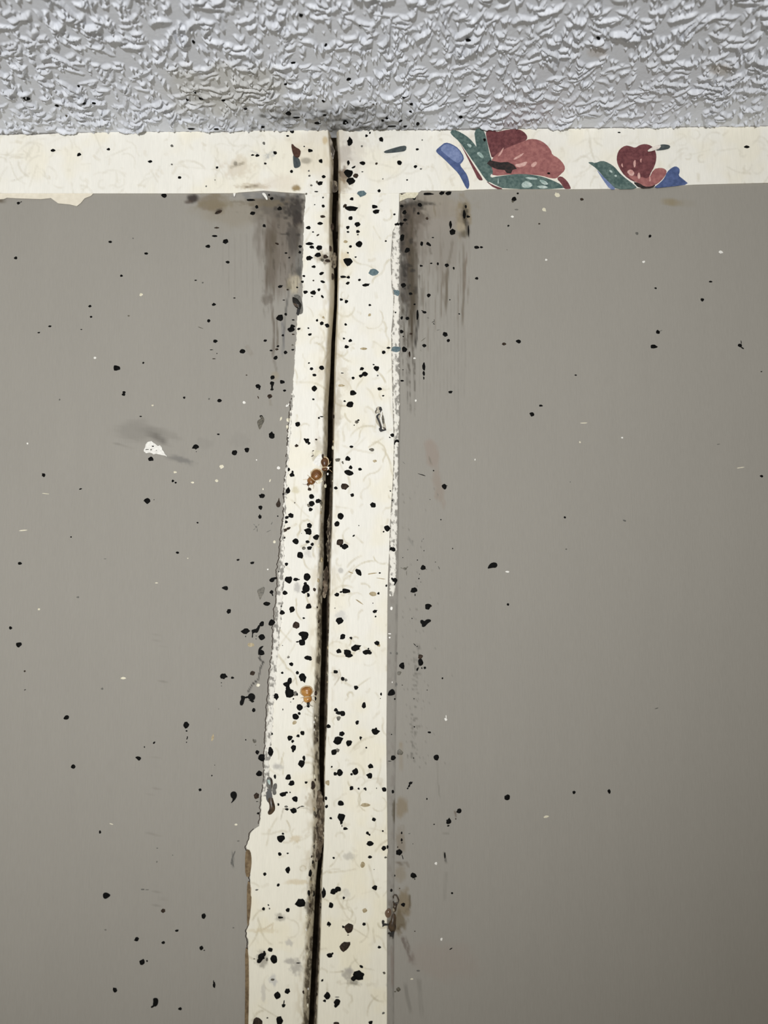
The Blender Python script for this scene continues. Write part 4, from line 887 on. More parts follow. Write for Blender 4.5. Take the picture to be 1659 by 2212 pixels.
printed(F1, 'petal', [(650, 150), (680, 135), (740, 138), (752, 155), (830, 135), (900, 127), (965, 127), (1012, 152), (1045, 190), (1040, 228), (985, 255), (880, 300), (780, 350), (712, 410), (688, 330), (660, 220)], 'wine', 2, O1, 'dark wine back petal')
printed(F1, 'petal', [(712, 400), (780, 340), (880, 290), (1000, 245), (1070, 216), (1150, 225), (1220, 265), (1268, 325), (1278, 368), (1340, 400), (1395, 465), (1400, 515), (1350, 560), (1322, 592), (1270, 592), (1180, 565), (1050, 552), (900, 552), (715, 570), (708, 520), (705, 450)], 'rose', 3, O1, 'rose front petal')
printed(F1, 'petal', [(1318, 592), (1360, 565), (1420, 612), (1456, 680), (1450, 692), (1390, 692), (1365, 640)], 'wine', 2, O1)
printed(F1, 'stem', [(398, 240), (480, 370), (560, 500), (622, 592), (622, 612), (580, 606), (540, 520), (490, 420), (430, 300)], 'wine', 2, O1)
printed(F1, 'leaf', [(315, 150), (348, 128), (420, 158), (500, 212), (560, 285), (610, 360), (690, 430), (720, 520), (715, 560), (690, 640), (640, 592), (560, 470), (480, 355), (400, 240), (330, 182)], 'green', 4, O1)
printed(F1, 'leaf', [(540, 130), (620, 116), (648, 175), (664, 240), (690, 370), (712, 425), (688, 480), (700, 530), (640, 520), (590, 400), (560, 280)], 'green', 5, O1)
printed(F1, 'leaf', [(655, 605), (710, 580), (850, 560), (950, 548), (1060, 552), (1180, 572), (1290, 612), (1370, 652), (1396, 692), (830, 692), (740, 652)], 'green', 5, O1)
printed(F1, 'stem', [(640, 605), (720, 655), (830, 692), (740, 692)], 'wine', 4, O1)
for pts, mt in [([(760, 385), (790, 340), (825, 290), (815, 330), (785, 380)], 'ink_pink'), ([(905, 412), (960, 375), (1020, 345), (985, 385), (930, 415)], 'ink_pink'), ([(920, 460), (980, 450), (1050, 425), (1020, 480), (950, 490)], 'ink_pink'),
                ([(1070, 470), (1120, 425), (1140, 450), (1100, 490)], 'ink_pink'), ([(470, 260), (520, 275), (515, 300), (490, 295)], 'ink_mint'), ([(560, 350), (600, 340), (640, 395), (610, 400)], 'ink_mint'), ([(1015, 585), (1060, 575), (1150, 592), (1120, 605), (1060, 600)], 'ink_mint'),
                ([(985, 640), (1040, 610), (1100, 650), (1070, 680), (1000, 680)], 'ink_mint'), ([(1150, 600), (1210, 610), (1250, 650), (1190, 650)], 'ink_mint'), ([(1120, 665), (1200, 655), (1250, 678), (1180, 688)], 'ink_mint'), ([(695, 560), (712, 545), (714, 575), (700, 582)], 'ink_white'), ([(770, 570), (775, 640), (762, 640)], 'ink_mint')]:
    printed(F1, 'brush_stroke', pts, mt, 7, O1)
printed(F1, 'smear', [(662, 450), (690, 418), (740, 430), (790, 440), (860, 435), (915, 462), (945, 500), (905, 510), (890, 545), (850, 540), (830, 512), (760, 505), (700, 480)], 'ink_dark', 8, O1, 'black smear across the flower', refine=0)
F2, O2 = flower('small wine and rose printed flower with one leaf and a blue petal'), (1240, 250, 3.96)
printed(F2, 'leaf', [(118, 398), (150, 395), (180, 406), (240, 382), (300, 405), (350, 440), (390, 490), (440, 535), (510, 585), (548, 626), (350, 630), (310, 582), (250, 520), (190, 450), (140, 415)], 'green', 2, O2)
printed(F2, 'petal', [(190, 455), (250, 520), (310, 580), (362, 630), (308, 632), (255, 560), (210, 490)], 'lightblue', 3, O2, 'thin light blue petal edge')
printed(F2, 'petal', [(795, 480), (835, 445), (870, 430), (902, 450), (905, 480), (893, 512), (930, 540), (988, 588), (830, 606), (670, 622), (740, 570), (775, 530)], 'blue', 2, O2, 'deep blue petal')
printed(F2, 'petal', [(368, 330), (390, 285), (440, 253), (480, 260), (525, 276), (560, 250), (610, 240), (660, 255), (692, 290), (706, 340), (700, 400), (680, 450), (650, 500), (640, 560), (600, 602), (560, 572), (500, 562), (430, 512), (388, 450), (364, 390)], 'wine', 3, O2, 'wine petal')
printed(F2, 'petal', [(680, 456), (740, 444), (780, 455), (796, 482), (770, 530), (720, 580), (660, 606), (600, 608), (500, 550), (450, 500), (560, 520), (640, 540)], 'rose', 4, O2, 'small rose petal')
printed(F2, 'calyx', [(500, 565), (560, 575), (600, 606), (660, 606), (700, 585), (680, 618), (560, 624)], 'ink_dark', 5, O2)
for pts in [[(450, 475), (490, 455), (520, 490), (500, 520), (470, 505)], [(505, 400), (525, 370), (530, 420), (515, 450)], [(560, 380), (580, 360), (575, 410)], [(540, 500), (560, 480), (570, 530), (550, 545)], [(400, 420), (415, 400), (420, 450)], [(640, 520), (650, 510), (660, 550), (645, 570)]]:
    printed(F2, 'brush_stroke', pts, 'ink_pink', 6, O2)
for pts in [[(300, 460), (325, 470), (330, 490), (305, 480)], [(345, 505), (365, 505), (365, 525), (345, 520)]]:
    printed(F2, 'brush_stroke', pts, 'ink_mint', 6, O2)
plate('paper_curl', [(625, 298), (680, 262), (730, 245), (748, 262), (720, 285), (640, 310)], HP, HP + .5 * MM, MAT['ink_white'], trim_2, 'white curl of lifted paper beside the small flower', O2)
plate('paper_curl', [(728, 252), (760, 243), (815, 250), (826, 268), (800, 287), (690, 300), (740, 278)], HP, HP + .3 * MM, MAT['slate'], trim_2, 'grey tip of the lifted paper', O2)
# leftover scraps of print on the left of the flowers
O3 = (380, 250, 5.184)
plate('print_scrap', [(1288, 322), (1310, 314), (1330, 345), (1398, 382), (1396, 430), (1378, 470), (1340, 470), (1308, 430)], HP, HP + .08 * MM, MAT['umber'], trim_1, 'brown upper half of a printed scrap', O3)
plate('print_scrap', [(1308, 430), (1340, 470), (1378, 470), (1402, 545), (1380, 578), (1330, 590), (1316, 560)], HP, HP + .08 * MM, MAT['slate'], trim_1, 'slate lower half of a printed scrap', O3)
plate('print_scrap', [(1045, 240), (1100, 222), (1165, 205), (1185, 210), (1180, 238), (1140, 245), (1090, 250), (1055, 252)], HP, HP + .06 * MM, MAT['slate'], trim_2, 'narrow slate printed dash', (450, 240, 2.765))
plate('wallpaper_flap', [(-80, 660), (0, 662), (200, 664), (380, 664), (600, 664), (795, 664), (775, 685), (722, 705), (690, 745), (655, 772), (600, 758), (497, 748), (435, 703), (350, 712), (140, 705), (60, 700), (30, 712), (-80, 716)], .02 * MM, .30 * MM, speckled_mat('aged_wallpaper', (0.70, 0.65, 0.54), (0.77, 0.72, 0.61), 600, .6, .25), trim_1, 'torn lower flap of older wallpaper', (0, 250, 3.95), refine=0)
for pts in [[(640, 858), (648, 905), (660, 905), (672, 858)], [(960, 870), (985, 860), (1010, 880), (1030, 940), (1015, 945), (985, 900)]]:
    plate('wallpaper_shred', pts, .02 * MM, .4 * MM, MAT['w'], trim_1, None, O3)
plate('wallpaper_flap', [(862, 418), (868, 421), (880, 415), (905, 412), (903, 420), (896, 428), (880, 428), (866, 434), (862, 436)], .02 * MM, .3 * MM, MAT['p'], trim_2, 'torn scrap of cream paper', (0, 0, 1), refine=0)

# bare white patch where the paint came off the left wall
patch = plate('bare_patch', [(345, 745), (345, 690), (390, 600), (410, 490), (480, 410), (550, 392), (620, 380), (660, 420), (740, 470), (850, 560), (915, 525), (985, 600), (1005, 700), (1060, 760), (1100, 850), (1160, 900), (1165, 945), (1120, 900), (1020, 885), (880, 855), (780, 830), (690, 860), (640, 815), (540, 790), (425, 815)],
              .0, .16 * MM, MAT['w'], wall_left, 'small bare white patch in the grey paint', (290, 930, 16.59), refine=0)
for pts, mt in [([(620, 545), (700, 545), (705, 570), (670, 595), (635, 570)], 'k'), ([(570, 670), (630, 665), (630, 700), (590, 720)], 'o'), ([(400, 670), (520, 665), (520, 695), (410, 705)], 'g'), ([(770, 700), (810, 700), (795, 735)], 'g')]:
    plate('pit', pts, .15 * MM, .19 * MM, MAT[mt], patch, None, (290, 930, 16.59), refine=0)

# ------------------------------------------------------------------ packed dirt lodged in the joint
def debris(name, x0, x1, y0, y1, depth, seed, parent, base, label=None):
    ys, cc = axis((y0, y1, 1.6)), np.linspace(0, 1, 22)
    Vx = np.repeat(ys[:, None], 22, 1)
    jit = (fbm(ys / 6, ys * 0, seed)[:, None] - .5) * 5
    k = (ys - y0) / (y1 - y0)
    taper = (np.clip(np.sin(np.pi * k), 0, 1) ** .35 * (.65 + .7 * fbm(ys / 9, ys * 0, seed + 7)))[:, None].clip(.05, 1)
    mid = (x0(ys) + x1(ys))[:, None] / 2 + (fbm(ys / 12, ys * 0, seed + 8)[:, None] - .5) * 6
    wid = (x1(ys) - x0(ys))[:, None] * taper
    Ux = mid + jit * (cc < .5) + wid * (cc - .5)
    n = fbm(Ux / 4, Vx / 9, seed + 1)
    Hh = -depth + (n - .5) * 1.3 * MM
    L = Layer(Ux, Vx, base)
    L.blend(np.arange(Ux.size), (0.035, 0.026, 0.018), sstep(.45, .62, fbm(Ux / 5, Vx / 12, seed + 2)).reshape(-1) * .85)
    L.blend(np.arange(Ux.size), (0.36, 0.31, 0.23), sstep(.58, .72, fbm(Ux / 3, Vx / 8, seed + 3)).reshape(-1) * .6)
    o = grid_mesh(name, on_wall(Ux, Vx, Hh), MAT['dirt'], parent=parent, tint=L.c)
    if label: o['label'] = label
    return o
off = lambda f, d: (lambda y: f(y) + d)
debris('packed_dirt', off(GE, 4), off(GR, 2), 1708, 1862, 1.4 * MM, 401, trim_3, (0.13, 0.10, 0.068), 'brown fibres packed across the gap')
debris('packed_dirt', off(GE, 14), off(GR, -3), 1222, 1292, 1.6 * MM, 411, trim_3, (0.14, 0.105, 0.075), 'brown crumbs packed in the gap')
debris('packed_dirt', off(GB, 6), off(GR, 2), 1110, 1216, 1.8 * MM, 421, trim_4, (0.05, 0.04, 0.03))
debris('packed_dirt', off(GE, 3), off(GB, 3), 300, 345, 1.0 * MM, 431, trim_1, (0.36, 0.33, 0.30))
debris('packed_dirt', off(GE, 5), off(GR, 0), 390, 416, 1.8 * MM, 441, trim_1, (0.09, 0.075, 0.06))
debris('packed_dirt', off(GE, 4), off(GR, -2), 545, 580, 1.2 * MM, 451, trim_3, (0.16, 0.13, 0.09))
rg = random.Random(77)
for k in range(34):                           # crumbs and loose plaster grains on the rolled edge
    y = rg.uniform(980, 2190)
    f = rg.uniform(.15, .95)
    x = float(GE(y) + f * (GB(y) - GE(y)))
    r = rg.uniform(1.6, 4.2)
    a = np.linspace(0, 2 * np.pi, 8, endpoint=False)
    rr = r * np.array([rg.uniform(.6, 1.2) for _ in a])
    pts = [(x + q * math.cos(t), y + 1.5 * q * math.sin(t)) for q, t in zip(rr, a)]
    hb = H_V - 3.4 * MM * f ** 1.7
    plate('plaster_crumb', pts, hb - .2 * MM, hb + .15 * MM, MAT[rg.choice(['p', 'o', 'n', 'b', 'w', 'b'])], trim_3, dome=.15 * MM, refine=0)

for k in range(26):
    y = rg.uniform(880, 2190)
    x = float(GR(y) + rg.uniform(.0, .9) * (RC(y) - GR(y)))
    r = rg.uniform(1.4, 3.4)
    a = np.linspace(0, 2 * np.pi, 8, endpoint=False)
    pts = [(x + r * rg.uniform(.6, 1.2) * math.cos(t), y + 1.6 * r * rg.uniform(.6, 1.2) * math.sin(t)) for t in a]
    plate('plaster_crumb', pts, H_V - 1.4 * MM, H_V - .6 * MM, MAT[rg.choice(['o', 'n', 'b', 'b', 'p'])], trim_4, dome=.15 * MM, refine=0)
OB = (640, 970, 16.59)
for pts, hh, mt in [([(870, 150), (925, 290), (870, 420), (862, 640), (740, 600), (620, 540), (600, 470), (720, 280)], .30, 'w'), ([(600, 60), (700, 30), (900, 60), (930, 160), (780, 260), (640, 230), (610, 150)], .16, 'p'),
                    ([(520, 260), (590, 230), (620, 190), (610, 250), (550, 275)], .2, 'b'), ([(550, 85), (620, 30), (640, 60), (600, 85)], .2, 'b'), ([(1080, 640), (1160, 630), (1190, 680), (1130, 760), (1060, 720)], .1, 'w'), ([(1090, 880), (1140, 840), (1160, 900), (1120, 950)], .0, 'w'), ([(760, 1180), (900, 1090), (970, 1110), (880, 1220), (800, 1260)], .12, 'p')]:
    plate('paper_shred', pts, H_V - .1 * MM, H_V + hh * MM, MAT[mt], trim_3, None, OB)

# ------------------------------------------------------------------ the spots themselves
def blob_mesh(seed, tail):
    rg = random.Random(seed)
    n = 11
    ang = [2 * math.pi * (i + rg.uniform(-.2, .2)) / n for i in range(n)]
    rad = [rg.uniform(.78, 1.10) for _ in range(n)]
    if tail:
        k = rg.randrange(n)
        rad[k] *= 1.32
        rad[k - 1] *= .95; rad[(k + 1) % n] *= .95
    o = [(r * math.cos(t), r * math.sin(t)) for r, t in zip(rad, ang)]
    v = [(x, y, -.04) for x, y in o] + [(x * .72, y * .72, .75) for x, y in o] + [(rg.uniform(-.1, .1), rg.uniform(-.1, .1), 1.0)]
    f = [(i, (i + 1) % n, n + (i + 1) % n, n + i) for i in range(n)] + [(n + i, n + (i + 1) % n, 2 * n) for i in range(n)]
    return v, f
SHAPES = [blob_mesh(500 + i, i % 2 == 0) for i in range(18)]
_cache = {}
def shape_mesh(i, kind):
    if (i, kind) not in _cache:
        me = bpy.data.meshes.new('spot_shape')
        v, f = SHAPES[i]
        me.from_pydata(v, [], f)
        me.materials.append(MAT[kind])
        me.polygons.foreach_set('use_smooth', np.ones(len(me.polygons), dtype=bool))
        _cache[(i, kind)] = me
    return _cache[(i, kind)]

def carrier(x, y):
    """which surface a spot sits on, and how far that surface stands out from the wall plane"""
    if y < BT(x) - 1: return ceiling, None
    if y < BB(x) + (1.5 if 655 < x < 864 else 0):
        if x < 716: return trim_1, H_B if x < GE(y) else H_B - 3.0 * MM * ((x - GE(y)) / max(GB(y) - GE(y), 1)) ** 1.7
        return trim_2, H_B if x > RC(y) else H_B - 1.0 * MM
    if x < LL(y): return wall_left, 0.0
    if x < GE(y): return trim_3, H_V
    if x < GB(y): return trim_3, H_V - 3.4 * MM * ((x - GE(y)) / max(GB(y) - GE(y), 1)) ** 1.7
    if x < RC(y): return trim_4, H_V - 1.4 * MM
    if x < RR(y): return trim_4, H_V
    if x < RP(y): return trim_4, 0.40 * MM
    return wall_right, 0.0

NAMES = {'k': 'speck', 'b': 'speck', 'o': 'speck', 'g': 'speck', 'p': 'fleck', 'w': 'fleck', 't': 'ink_spot', 'n': 'tan_spot'}
rg = random.Random(4242)
M_WALL = Matrix(((1, 0, 0), (0, 0, -1), (0, 1, 0))).to_4x4()       # local x,y,z -> wall right, up, out of the wall
M_CEIL = Matrix(((1, 0, 0), (0, -1, 0), (0, 0, -1))).to_4x4()
for x, y, w, h, k, a, _t in SPOTS:
    par, hh = carrier(x, y)
    if k == 't' and x > RR(y): hh = .62 * MM
    o = bpy.data.objects.new(NAMES[k], shape_mesh(rg.randrange(len(SHAPES)), k))
    COL.objects.link(o)
    o.parent = par
    flat = .30 if k in 'kb' else .10
    if par is ceiling:
        p0 = on_ceiling(x, y, .4 * MM)
        hc = float(ceiling_relief(np.array([p0[0]]), np.array([p0[1]]))[0])
        p = on_ceiling(x, y, hc - .03 * MM)
        sx = np.linalg.norm(on_ceiling(x + 1, y, hc) - p)
        sy = np.linalg.norm(on_ceiling(x, y + 1, hc) - p)
        rot = Matrix.Rotation(math.radians(a), 4, 'Z')
        o.matrix_world = Matrix.Translation(p) @ M_CEIL @ Matrix.Diagonal((sx, sy, 1, 1)) @ rot @ Matrix.Diagonal((w / 2, h / 2, .30 * MM, 1))
        continue
    p = on_wall(x, y, hh)
    s = np.linalg.norm(on_wall(x + 1, y, hh) - p)
    sv = np.linalg.norm(on_wall(x, y + 1, hh) - p)
    dep = min(w, h) / 2 * s * flat
    if k in 'pw': w, h = w * 1.25, h * 1.25
    spin = rg.uniform(0, 6.28) if abs(w - h) < .25 * max(w, h) else 0
    if k == 'n': dep = .03 * MM
    o.matrix_world = Matrix.Translation(p) @ M_WALL @ Matrix.Rotation(-math.radians(a), 4, 'Z') @ Matrix.Diagonal((w / 2 * s * 1.11, h / 2 * sv * 1.11, dep, 1)) @ Matrix.Rotation(spin, 4, 'Z')

# spots whose outline is worth drawing
def drawn(pts, origin, kind='k', par=None, refine=1, hmul=.12):
    ox, oy, sc_ = origin
    p = np.array([(ox + a / sc_, oy + b / sc_) for a, b in pts])
    cx, cy = p.mean(0)
    q, hh = carrier(cx, cy)
    return plate('speck', pts, hh - .01 * MM, hh + hmul * MM, MAT[kind], par or q, None, origin, refine=refine)
W4, W5, W6, W8, R3, R5 = (330, 850, 4.74), (0, 1300, 4.74), (300, 1300, 4.74), (280, 1750, 4.787), (830, 850, 4.74), (830, 1300, 4.74)
drawn([(1100, 230), (1135, 240), (1145, 275), (1120, 320), (1112, 345), (1092, 375), (1080, 340), (1066, 295), (1080, 270), (1108, 260)], W4, 'o')
drawn([(700, 1990), (735, 1972), (765, 1972), (772, 2005), (755, 2018), (725, 2005)], W4)
drawn([(1196, 1915), (1205, 1890), (1240, 1882), (1280, 1878), (1250, 1895), (1240, 1925), (1210, 1932)], W4)
drawn([(1066, 2020), (1085, 2000), (1148, 1972), (1140, 2040), (1112, 2085), (1098, 2118), (1085, 2080)], W4, 'o')
drawn([(1292, 1060), (1298, 1100), (1312, 1130), (1300, 1165), (1270, 1165), (1258, 1130), (1280, 1105)], W4, 'b')
drawn([(1380, 1590), (1418, 1580), (1450, 1600), (1424, 1632), (1404, 1612)], W5)
drawn([(1150, 290), (1180, 280), (1205, 275), (1225, 235), (1245, 240), (1235, 275), (1215, 320), (1185, 315), (1168, 325), (1168, 365), (1155, 370), (1160, 320)], W6)
drawn([(1220, 540), (1222, 490), (1240, 460), (1280, 448), (1262, 475), (1240, 500), (1232, 550)], W6)
drawn([(1110, 975), (1130, 938), (1165, 935), (1192, 960), (1188, 1000), (1160, 1012), (1130, 1002)], W6)
drawn([(1115, 1005), (1165, 1005), (1185, 1020), (1160, 1035), (1140, 1015)], W6)
drawn([(1042, 958), (1082, 965), (1100, 985), (1085, 990), (1068, 1060), (1035, 1062), (1032, 1020), (1048, 1000)], W6)
drawn([(1090, 970), (1120, 965), (1120, 985), (1090, 990)], W6)
drawn([(1310, 1590), (1308, 1530), (1330, 1490), (1350, 1480), (1372, 1520), (1365, 1575), (1340, 1598)], W6)
drawn([(935, 1960), (965, 1938), (998, 1950), (1006, 1990), (985, 2030), (935, 2072), (965, 2020), (940, 2000)], W6)
drawn([(1062, 870), (1080, 852), (1110, 855), (1148, 880), (1110, 912), (1085, 920), (1066, 905)], (0, 1750, 4.787))
drawn([(240, 1945), (285, 1942), (298, 1970), (290, 2015), (265, 2035), (238, 2020), (245, 1980)], W8)
drawn([(1082, 430), (1095, 418), (1090, 445), (1065, 495), (1075, 560), (1082, 600), (1065, 570), (1040, 560), (1055, 490)], W8, 'g', hmul=.05)
drawn([(1055, 1795), (1075, 1750), (1110, 1728), (1150, 1732), (1162, 1760), (1145, 1785), (1110, 1785), (1085, 1790)], R3)
drawn([(70, 1880), (110, 1895), (142, 1905), (110, 1960), (95, 1972), (100, 1930), (75, 1905)], R3)
drawn([(368, 190), (390, 182), (412, 200), (430, 180), (470, 178), (484, 198), (445, 222), (415, 258), (385, 258), (385, 230), (370, 218)], R5)
drawn([(32, 960), (42, 925), (75, 890), (100, 900), (115, 940), (98, 955), (70, 962)], R5)

# ------------------------------------------------------------------ insects
def lift(px, py, h):
    return on_wall(px, py, h)

class Local:
    """a frame in the picture plane: along (pixels, towards the head), across, height above the surface"""
    def __init__(self, cx, cy, ang, h0):
        self.c, self.h0 = np.array([cx, cy]), h0
        self.d = np.array([math.cos(ang), math.sin(ang)])
        self.n = np.array([-self.d[1], self.d[0]])
    def pt(self, a, b, h):
        p = self.c + a * self.d + b * self.n
        return on_wall(p[0], p[1], self.h0 + h)

def shell(name, fr, a0, length, width, height, mat, parent, label=None, grooves=0, taper=0.0, nu=16, nv=12, flat_end=0.0):
    """a domed body segment, closed underneath"""
    rows = []
    for i in range(nu + 1):
        u = -1 + 2 * i / nu
        w = math.sqrt(max(0.0, 1 - abs(u) ** (2.0 + 3 * flat_end))) * (1 + taper * u)
        z = math.sqrt(max(0.0, 1 - u * u)) * (1 - (.16 * abs(math.sin(grooves * math.pi * (u + 1) / 2)) if grooves else 0))
        ring = []
        for j in range(nv + 1):
            t = math.pi * j / nv
            ring.append(fr.pt(a0 + u * length / 2, math.cos(t) * width / 2 * w, height * (.12 + math.sin(t) ** .8 * z)))
        rows.append(ring)
    P = np.array(rows)
    r, c = P.shape[:2]
    v = P.reshape(-1, 3)
    f = [(i * c + j, i * c + j + 1, (i + 1) * c + j + 1, (i + 1) * c + j) for i in range(r - 1) for j in range(c - 1)]
    f += [(i * c, (i + 1) * c, (i + 1) * c + c - 1, i * c + c - 1) for i in range(r - 1)]
    o = mesh_obj(name, v, f, mat, parent)
    if label: o['label'] = label
    return o

def tube(name, pts, r0, r1, mat, parent, n=6, label=None):
    """pts: world points"""
    pts = [Vector(p) for p in pts]
    v, f = [], []
    for i, p in enumerate(pts):
        d = (pts[min(i + 1, len(pts) - 1)] - pts[max(i - 1, 0)]).normalized()
        s = d.cross(Vector((0, -1, 0.01))).normalized()
        t = d.cross(s)
        r = r0 + (r1 - r0) * i / (len(pts) - 1)
        v += [p + (s * math.cos(2 * math.pi * k / n) + t * math.sin(2 * math.pi * k / n)) * r for k in range(n)]
    for i in range(len(pts) - 1):
        f += [(i * n + k, i * n + (k + 1) % n, (i + 1) * n + (k + 1) % n, (i + 1) * n + k) for k in range(n)]
    f += [tuple(range(n))[::-1], tuple((len(pts) - 1) * n + k for k in range(n))]
    o = mesh_obj(name, v, f, mat, parent)
    if label: o['label'] = label
    return o

PXM = DIST / F_PX
def bug(label, cx, cy, ang, h0, L, Wd, mat, mat2, head_mat, thorax=(12, 17), head=(7, 8), legs=True, sides=(-1, 1)):
    root = thing('bug_skin', label, 'insect', on_wall(cx, cy, h0))
    bpy.context.view_layer.update()
    fr = Local(cx, cy, ang, h0)
    parts = []
    parts.append(shell('abdomen', fr, 0, L, Wd, 1.15 * MM, mat, None, grooves=6, taper=-.10))
    parts.append(shell('rim', fr, -1.0, L + 3, Wd + 4, .35 * MM, mat2, None, 'pale translucent margin', taper=-.10))
    parts.append(shell('collar', fr, L * .46, 3.6, Wd * .72, 1.15 * MM, mat2, None, 'pale ridge behind the thorax'))
    parts.append(shell('thorax', fr, L / 2 + thorax[0] * .38, thorax[0], thorax[1], .95 * MM, mat, None, taper=-.15, flat_end=.4))
    parts.append(shell('head', fr, L / 2 + thorax[0] * .8 + head[0] * .4, head[0], head[1], .7 * MM, head_mat, None, taper=-.1))
    if legs:
        for sd in sides:
            for i, (a0, sw) in enumerate([(L * .30, -7), (L * .5, 0), (L * .5 + thorax[0] * .5, 7)]):
                b0 = thorax[1] * .42 * sd
                pts = [fr.pt(a0, b0, .3 * MM), fr.pt(a0 + sw * .3, b0 + sd * 4, .6 * MM), fr.pt(a0 + sw * .8, b0 + sd * 6.5, .05 * MM), fr.pt(a0 + sw * 1.1, b0 + sd * 8, .02 * MM)]
                parts.append(tube('leg', pts, .09 * MM, .045 * MM, mat2, None))
            a1 = L / 2 + thorax[0] * .85 + head[0] * .6
            parts.append(tube('antenna', [fr.pt(a1, sd * 2, .4 * MM), fr.pt(a1 + 4, sd * 6, .55 * MM), fr.pt(a1 + 5, sd * 10, .1 * MM)], .06 * MM, .035 * MM, head_mat, None))
    inv = root.matrix_world.inverted()
    for p in parts:
        p.parent = root
        p.matrix_parent_inverse = inv
    return root

bug('largest amber bug skin, head pointing down-left, beside the dark gap on the left strip', 683.0, 1026.0, math.atan2(31, -26.5), H_V, 25, 22, MAT['amber'], MAT['pale_shell'], MAT['russet'], thorax=(14, 17), head=(7, 6.5))
bug('dark brown bug skin tucked into the gap just above the amber one', 700.8, 999.0, math.radians(83), H_V - .7 * MM, 22, 17, MAT['russet'], MAT['pale_shell'], MAT['shell_brown'], thorax=(9, 15), head=(6, 6), sides=(-1, 1))
bug('round golden bug skin alone on the left strip, lower down than the other bugs', 662.6, 1494.5, math.radians(83), H_V, 23, 24, MAT['gold'], MAT['pale_shell'], MAT['shell_black'], thorax=(14, 18), head=(7, 7))

def adopt(root, parts):
    bpy.context.view_layer.update()
    inv = root.matrix_world.inverted()
    for p in parts:
        p.parent = root
        p.matrix_parent_inverse = inv

# clear casing on the right strip
OC = (800, 870, 29.5)
casing = thing('insect_casing', 'clear brown-edged insect casing stuck upright on the right cream strip', 'insect', on_wall(822, 905, H_V))
adopt(casing, [
    plate('skin', [(360, 870), (620, 700), (760, 520), (830, 800), (900, 1180), (1000, 1480), (1030, 1700), (720, 1800), (640, 1620), (420, 1370), (330, 1150)], H_V, H_V + .25 * MM, MAT['film'], None, 'clear skin', OC, dome=.15 * MM),
    plate('skin', [(380, 300), (520, 220), (700, 270), (750, 480), (640, 640), (400, 720), (280, 560), (380, 400)], H_V, H_V + .25 * MM, MAT['film'], None, 'clear skin of the head end', OC, dome=.2 * MM),
    plate('rim', [(330, 850), (560, 650), (630, 720), (460, 850), (560, 1050), (660, 1300), (740, 1560), (740, 1700), (1020, 1700), (1020, 1750), (860, 1790), (650, 1870), (560, 1760), (540, 1620), (620, 1600), (540, 1300), (440, 1050)], H_V + .2 * MM, H_V + .45 * MM, MAT['shell_black'], None, 'dark rolled edge', OC),
    plate('rim', [(540, 420), (560, 290), (620, 250), (700, 270), (765, 500), (700, 480), (650, 620), (600, 620), (640, 520)], H_V + .2 * MM, H_V + .6 * MM, MAT['shell_black'], None, 'black head edge', OC),
    plate('rim', [(280, 560), (380, 420), (360, 320), (420, 330), (440, 440), (340, 580), (400, 710), (330, 680)], H_V + .2 * MM, H_V + .45 * MM, MAT['o'], None, None, OC),
    plate('painted_highlight', [(680, 540), (740, 510), (745, 850), (700, 960), (820, 1540), (760, 1540), (690, 1300), (610, 980), (650, 900)], H_V + .3 * MM, H_V + .5 * MM, MAT['w'], None, 'white painted highlight', OC),  # white plate puts a highlight into the casing's colour
    plate('fold', [(770, 780), (830, 800), (910, 1180), (850, 1380), (780, 1320), (720, 1000)], H_V + .25 * MM, H_V + .42 * MM, MAT['o'], None, None, OC),
    plate('fold', [(790, 1590), (860, 1550), (960, 1600), (1010, 1700), (900, 1760), (880, 1640)], H_V + .3 * MM, H_V + .45 * MM, MAT['shell_brown'], None, None, OC)])

# dark shell at the torn left edge near the top
OS = (610, 590, 22.12)
sh = thing('insect_shell', 'dark hollow insect shell at the torn left edge of the left strip, near its top', 'insect', on_wall(643, 658, 0))
adopt(sh, [
    plate('body', [(470, 1130), (560, 1150), (720, 1220), (850, 1400), (940, 1520), (900, 1700), (800, 1760), (690, 1680), (560, 1560), (490, 1400)], H_V * .6, H_V + .35 * MM, MAT['shell_black'], None, None, OS, dome=.2 * MM),
    plate('belly', [(500, 1400), (600, 1460), (760, 1490), (800, 1540), (740, 1620), (640, 1600), (540, 1510)], H_V + .45 * MM, H_V + .55 * MM, MAT['shell_brown'], None, None, OS),
    plate('crescent', [(690, 1500), (760, 1495), (790, 1540), (730, 1560)], H_V + .6 * MM, H_V + .66 * MM, MAT['g'], None, 'pale crescent', OS),
    plate('tail', [(690, 1690), (850, 1720), (820, 1830), (790, 1930), (800, 1990), (730, 2030), (650, 1930), (690, 1850)], H_V * .6, H_V + .3 * MM, MAT['shell_black'], None, None, OS),
    plate('skin', [(560, 1020), (820, 1030), (900, 1250), (960, 1400), (1000, 1880), (860, 1980), (800, 1930), (860, 1720), (930, 1500), (820, 1320), (640, 1160), (540, 1130)], H_V * .4, H_V + .1 * MM, MAT['g'], None, 'grey skin round the shell', OS)])

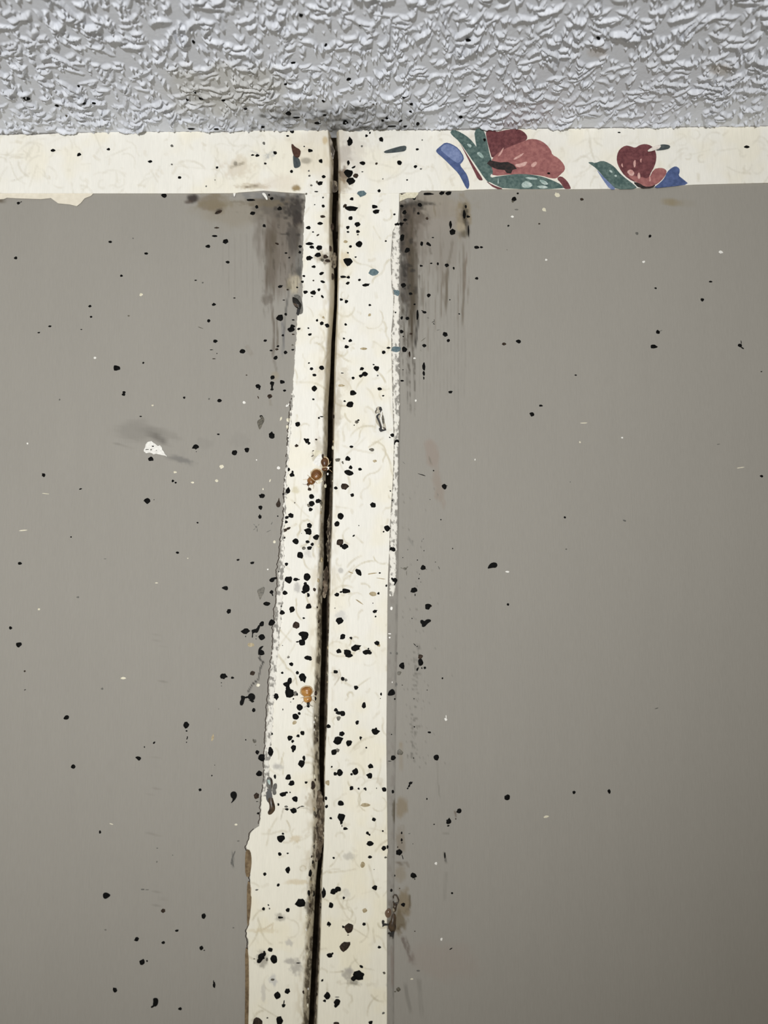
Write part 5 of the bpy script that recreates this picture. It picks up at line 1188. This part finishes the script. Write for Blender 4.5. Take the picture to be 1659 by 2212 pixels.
# brown remains on the painted edge
OR = (820, 1920, 20.11)
rm = thing('insect_remains', 'brown dried insect remains caught on the grey margin right of the right strip', 'insect', on_wall(848, 1975, 0))
HR = .45 * MM
ring = [(600, 410), (585, 330), (640, 280), (720, 290), (780, 390), (830, 520), (800, 620), (700, 660), (600, 640), (590, 560)]
adopt(rm, [
    tube('claw', [on_wall(OR[0] + a / OR[2], OR[1] + b / OR[2], HR + .25 * MM) for a, b in ring], .16 * MM, .20 * MM, MAT['shell_brown'], None, label='hooked dark claw'),
    plate('neck', [(580, 650), (700, 670), (790, 640), (740, 800), (720, 980), (600, 1040), (560, 900), (600, 760)], HR, HR + .35 * MM, MAT['shell_brown'], None, None, OR, dome=.15 * MM),
    plate('wing', [(240, 980), (330, 880), (420, 830), (500, 900), (520, 1040), (470, 1200), (360, 1280), (270, 1220), (220, 1080)], HR, HR + .3 * MM, MAT['film_brown'], None, 'translucent brown wing case', OR, dome=.25 * MM),
    plate('body', [(520, 1080), (640, 1060), (720, 1200), (700, 1500), (720, 1720), (640, 1900), (560, 1950), (430, 1850), (350, 1660), (400, 1450), (500, 1320)], HR - .2 * MM, HR + .35 * MM, MAT['shell_brown'], None, None, OR, dome=.2 * MM),
    plate('tail', [(330, 1960), (400, 1890), (480, 1930), (560, 1840), (660, 1850), (620, 1990), (600, 2150), (570, 2200), (560, 2080), (430, 2080), (440, 1980)], HR - .2 * MM, HR + .3 * MM, MAT['shell_black'], None, None, OR),
    plate('leg', [(90, 1400), (130, 1350), (200, 1380), (220, 1440), (180, 1500), (240, 1500), (400, 1540), (400, 1600), (220, 1600), (140, 1660), (105, 1640), (130, 1570), (95, 1500)], H_V, H_V + .2 * MM, MAT['shell_black'], None, None, OR),
    plate('bead', [(560, 820), (650, 870), (660, 960), (600, 1000), (560, 940)], HR + .4 * MM, HR + .5 * MM, MAT['film'], None, 'pale bead', OR, dome=.1 * MM)])

# dark pupa in the torn left edge
OP = (550, 1670, 22.12)
pu = thing('pupa_case', 'long dark brown pupa case lodged in the torn left edge of the left strip', 'insect', on_wall(583, 1735, 0))
adopt(pu, [
    plate('hollow', [(520, 460), (545, 560), (600, 720), (760, 830), (830, 930), (850, 1160), (870, 1300), (700, 1420), (610, 1380), (540, 1200), (550, 900), (490, 600)], H_V - .1 * MM, H_V + .06 * MM, MAT['shell_black'], None, 'opening painted black', OP),  # flat black plate, the dark inside of the tear put into colour
    plate('case', [(660, 1130), (860, 1140), (910, 1340), (980, 1560), (985, 1760), (880, 1900), (780, 1990), (650, 1990), (620, 1860), (700, 1740), (710, 1520), (640, 1350)], H_V, H_V + .35 * MM, MAT['shell_brown'], None, None, OP, dome=.25 * MM),
    plate('flake', [(560, 240), (720, 160), (780, 300), (800, 600), (840, 900), (780, 860), (640, 740), (560, 600)], H_V, H_V + .3 * MM, MAT['g'], None, 'grey lifted paint flake', OP),
    plate('flake', [(600, 320), (700, 300), (760, 420), (740, 570), (680, 540), (620, 420)], H_V + .3 * MM, H_V + .4 * MM, MAT['ink_mint'], None, 'shiny pale flake', OP),
    plate('flake', [(730, 200), (830, 280), (870, 480), (840, 700), (810, 780), (800, 560), (770, 360)], H_V, H_V + .33 * MM, MAT['b'], None, None, OP),
    plate('flake', [(880, 560), (980, 480), (1070, 520), (1060, 740), (1000, 790), (1050, 980), (960, 1060), (860, 1020), (840, 800)], H_V, H_V + .2 * MM, MAT['g'], None, None, OP)])
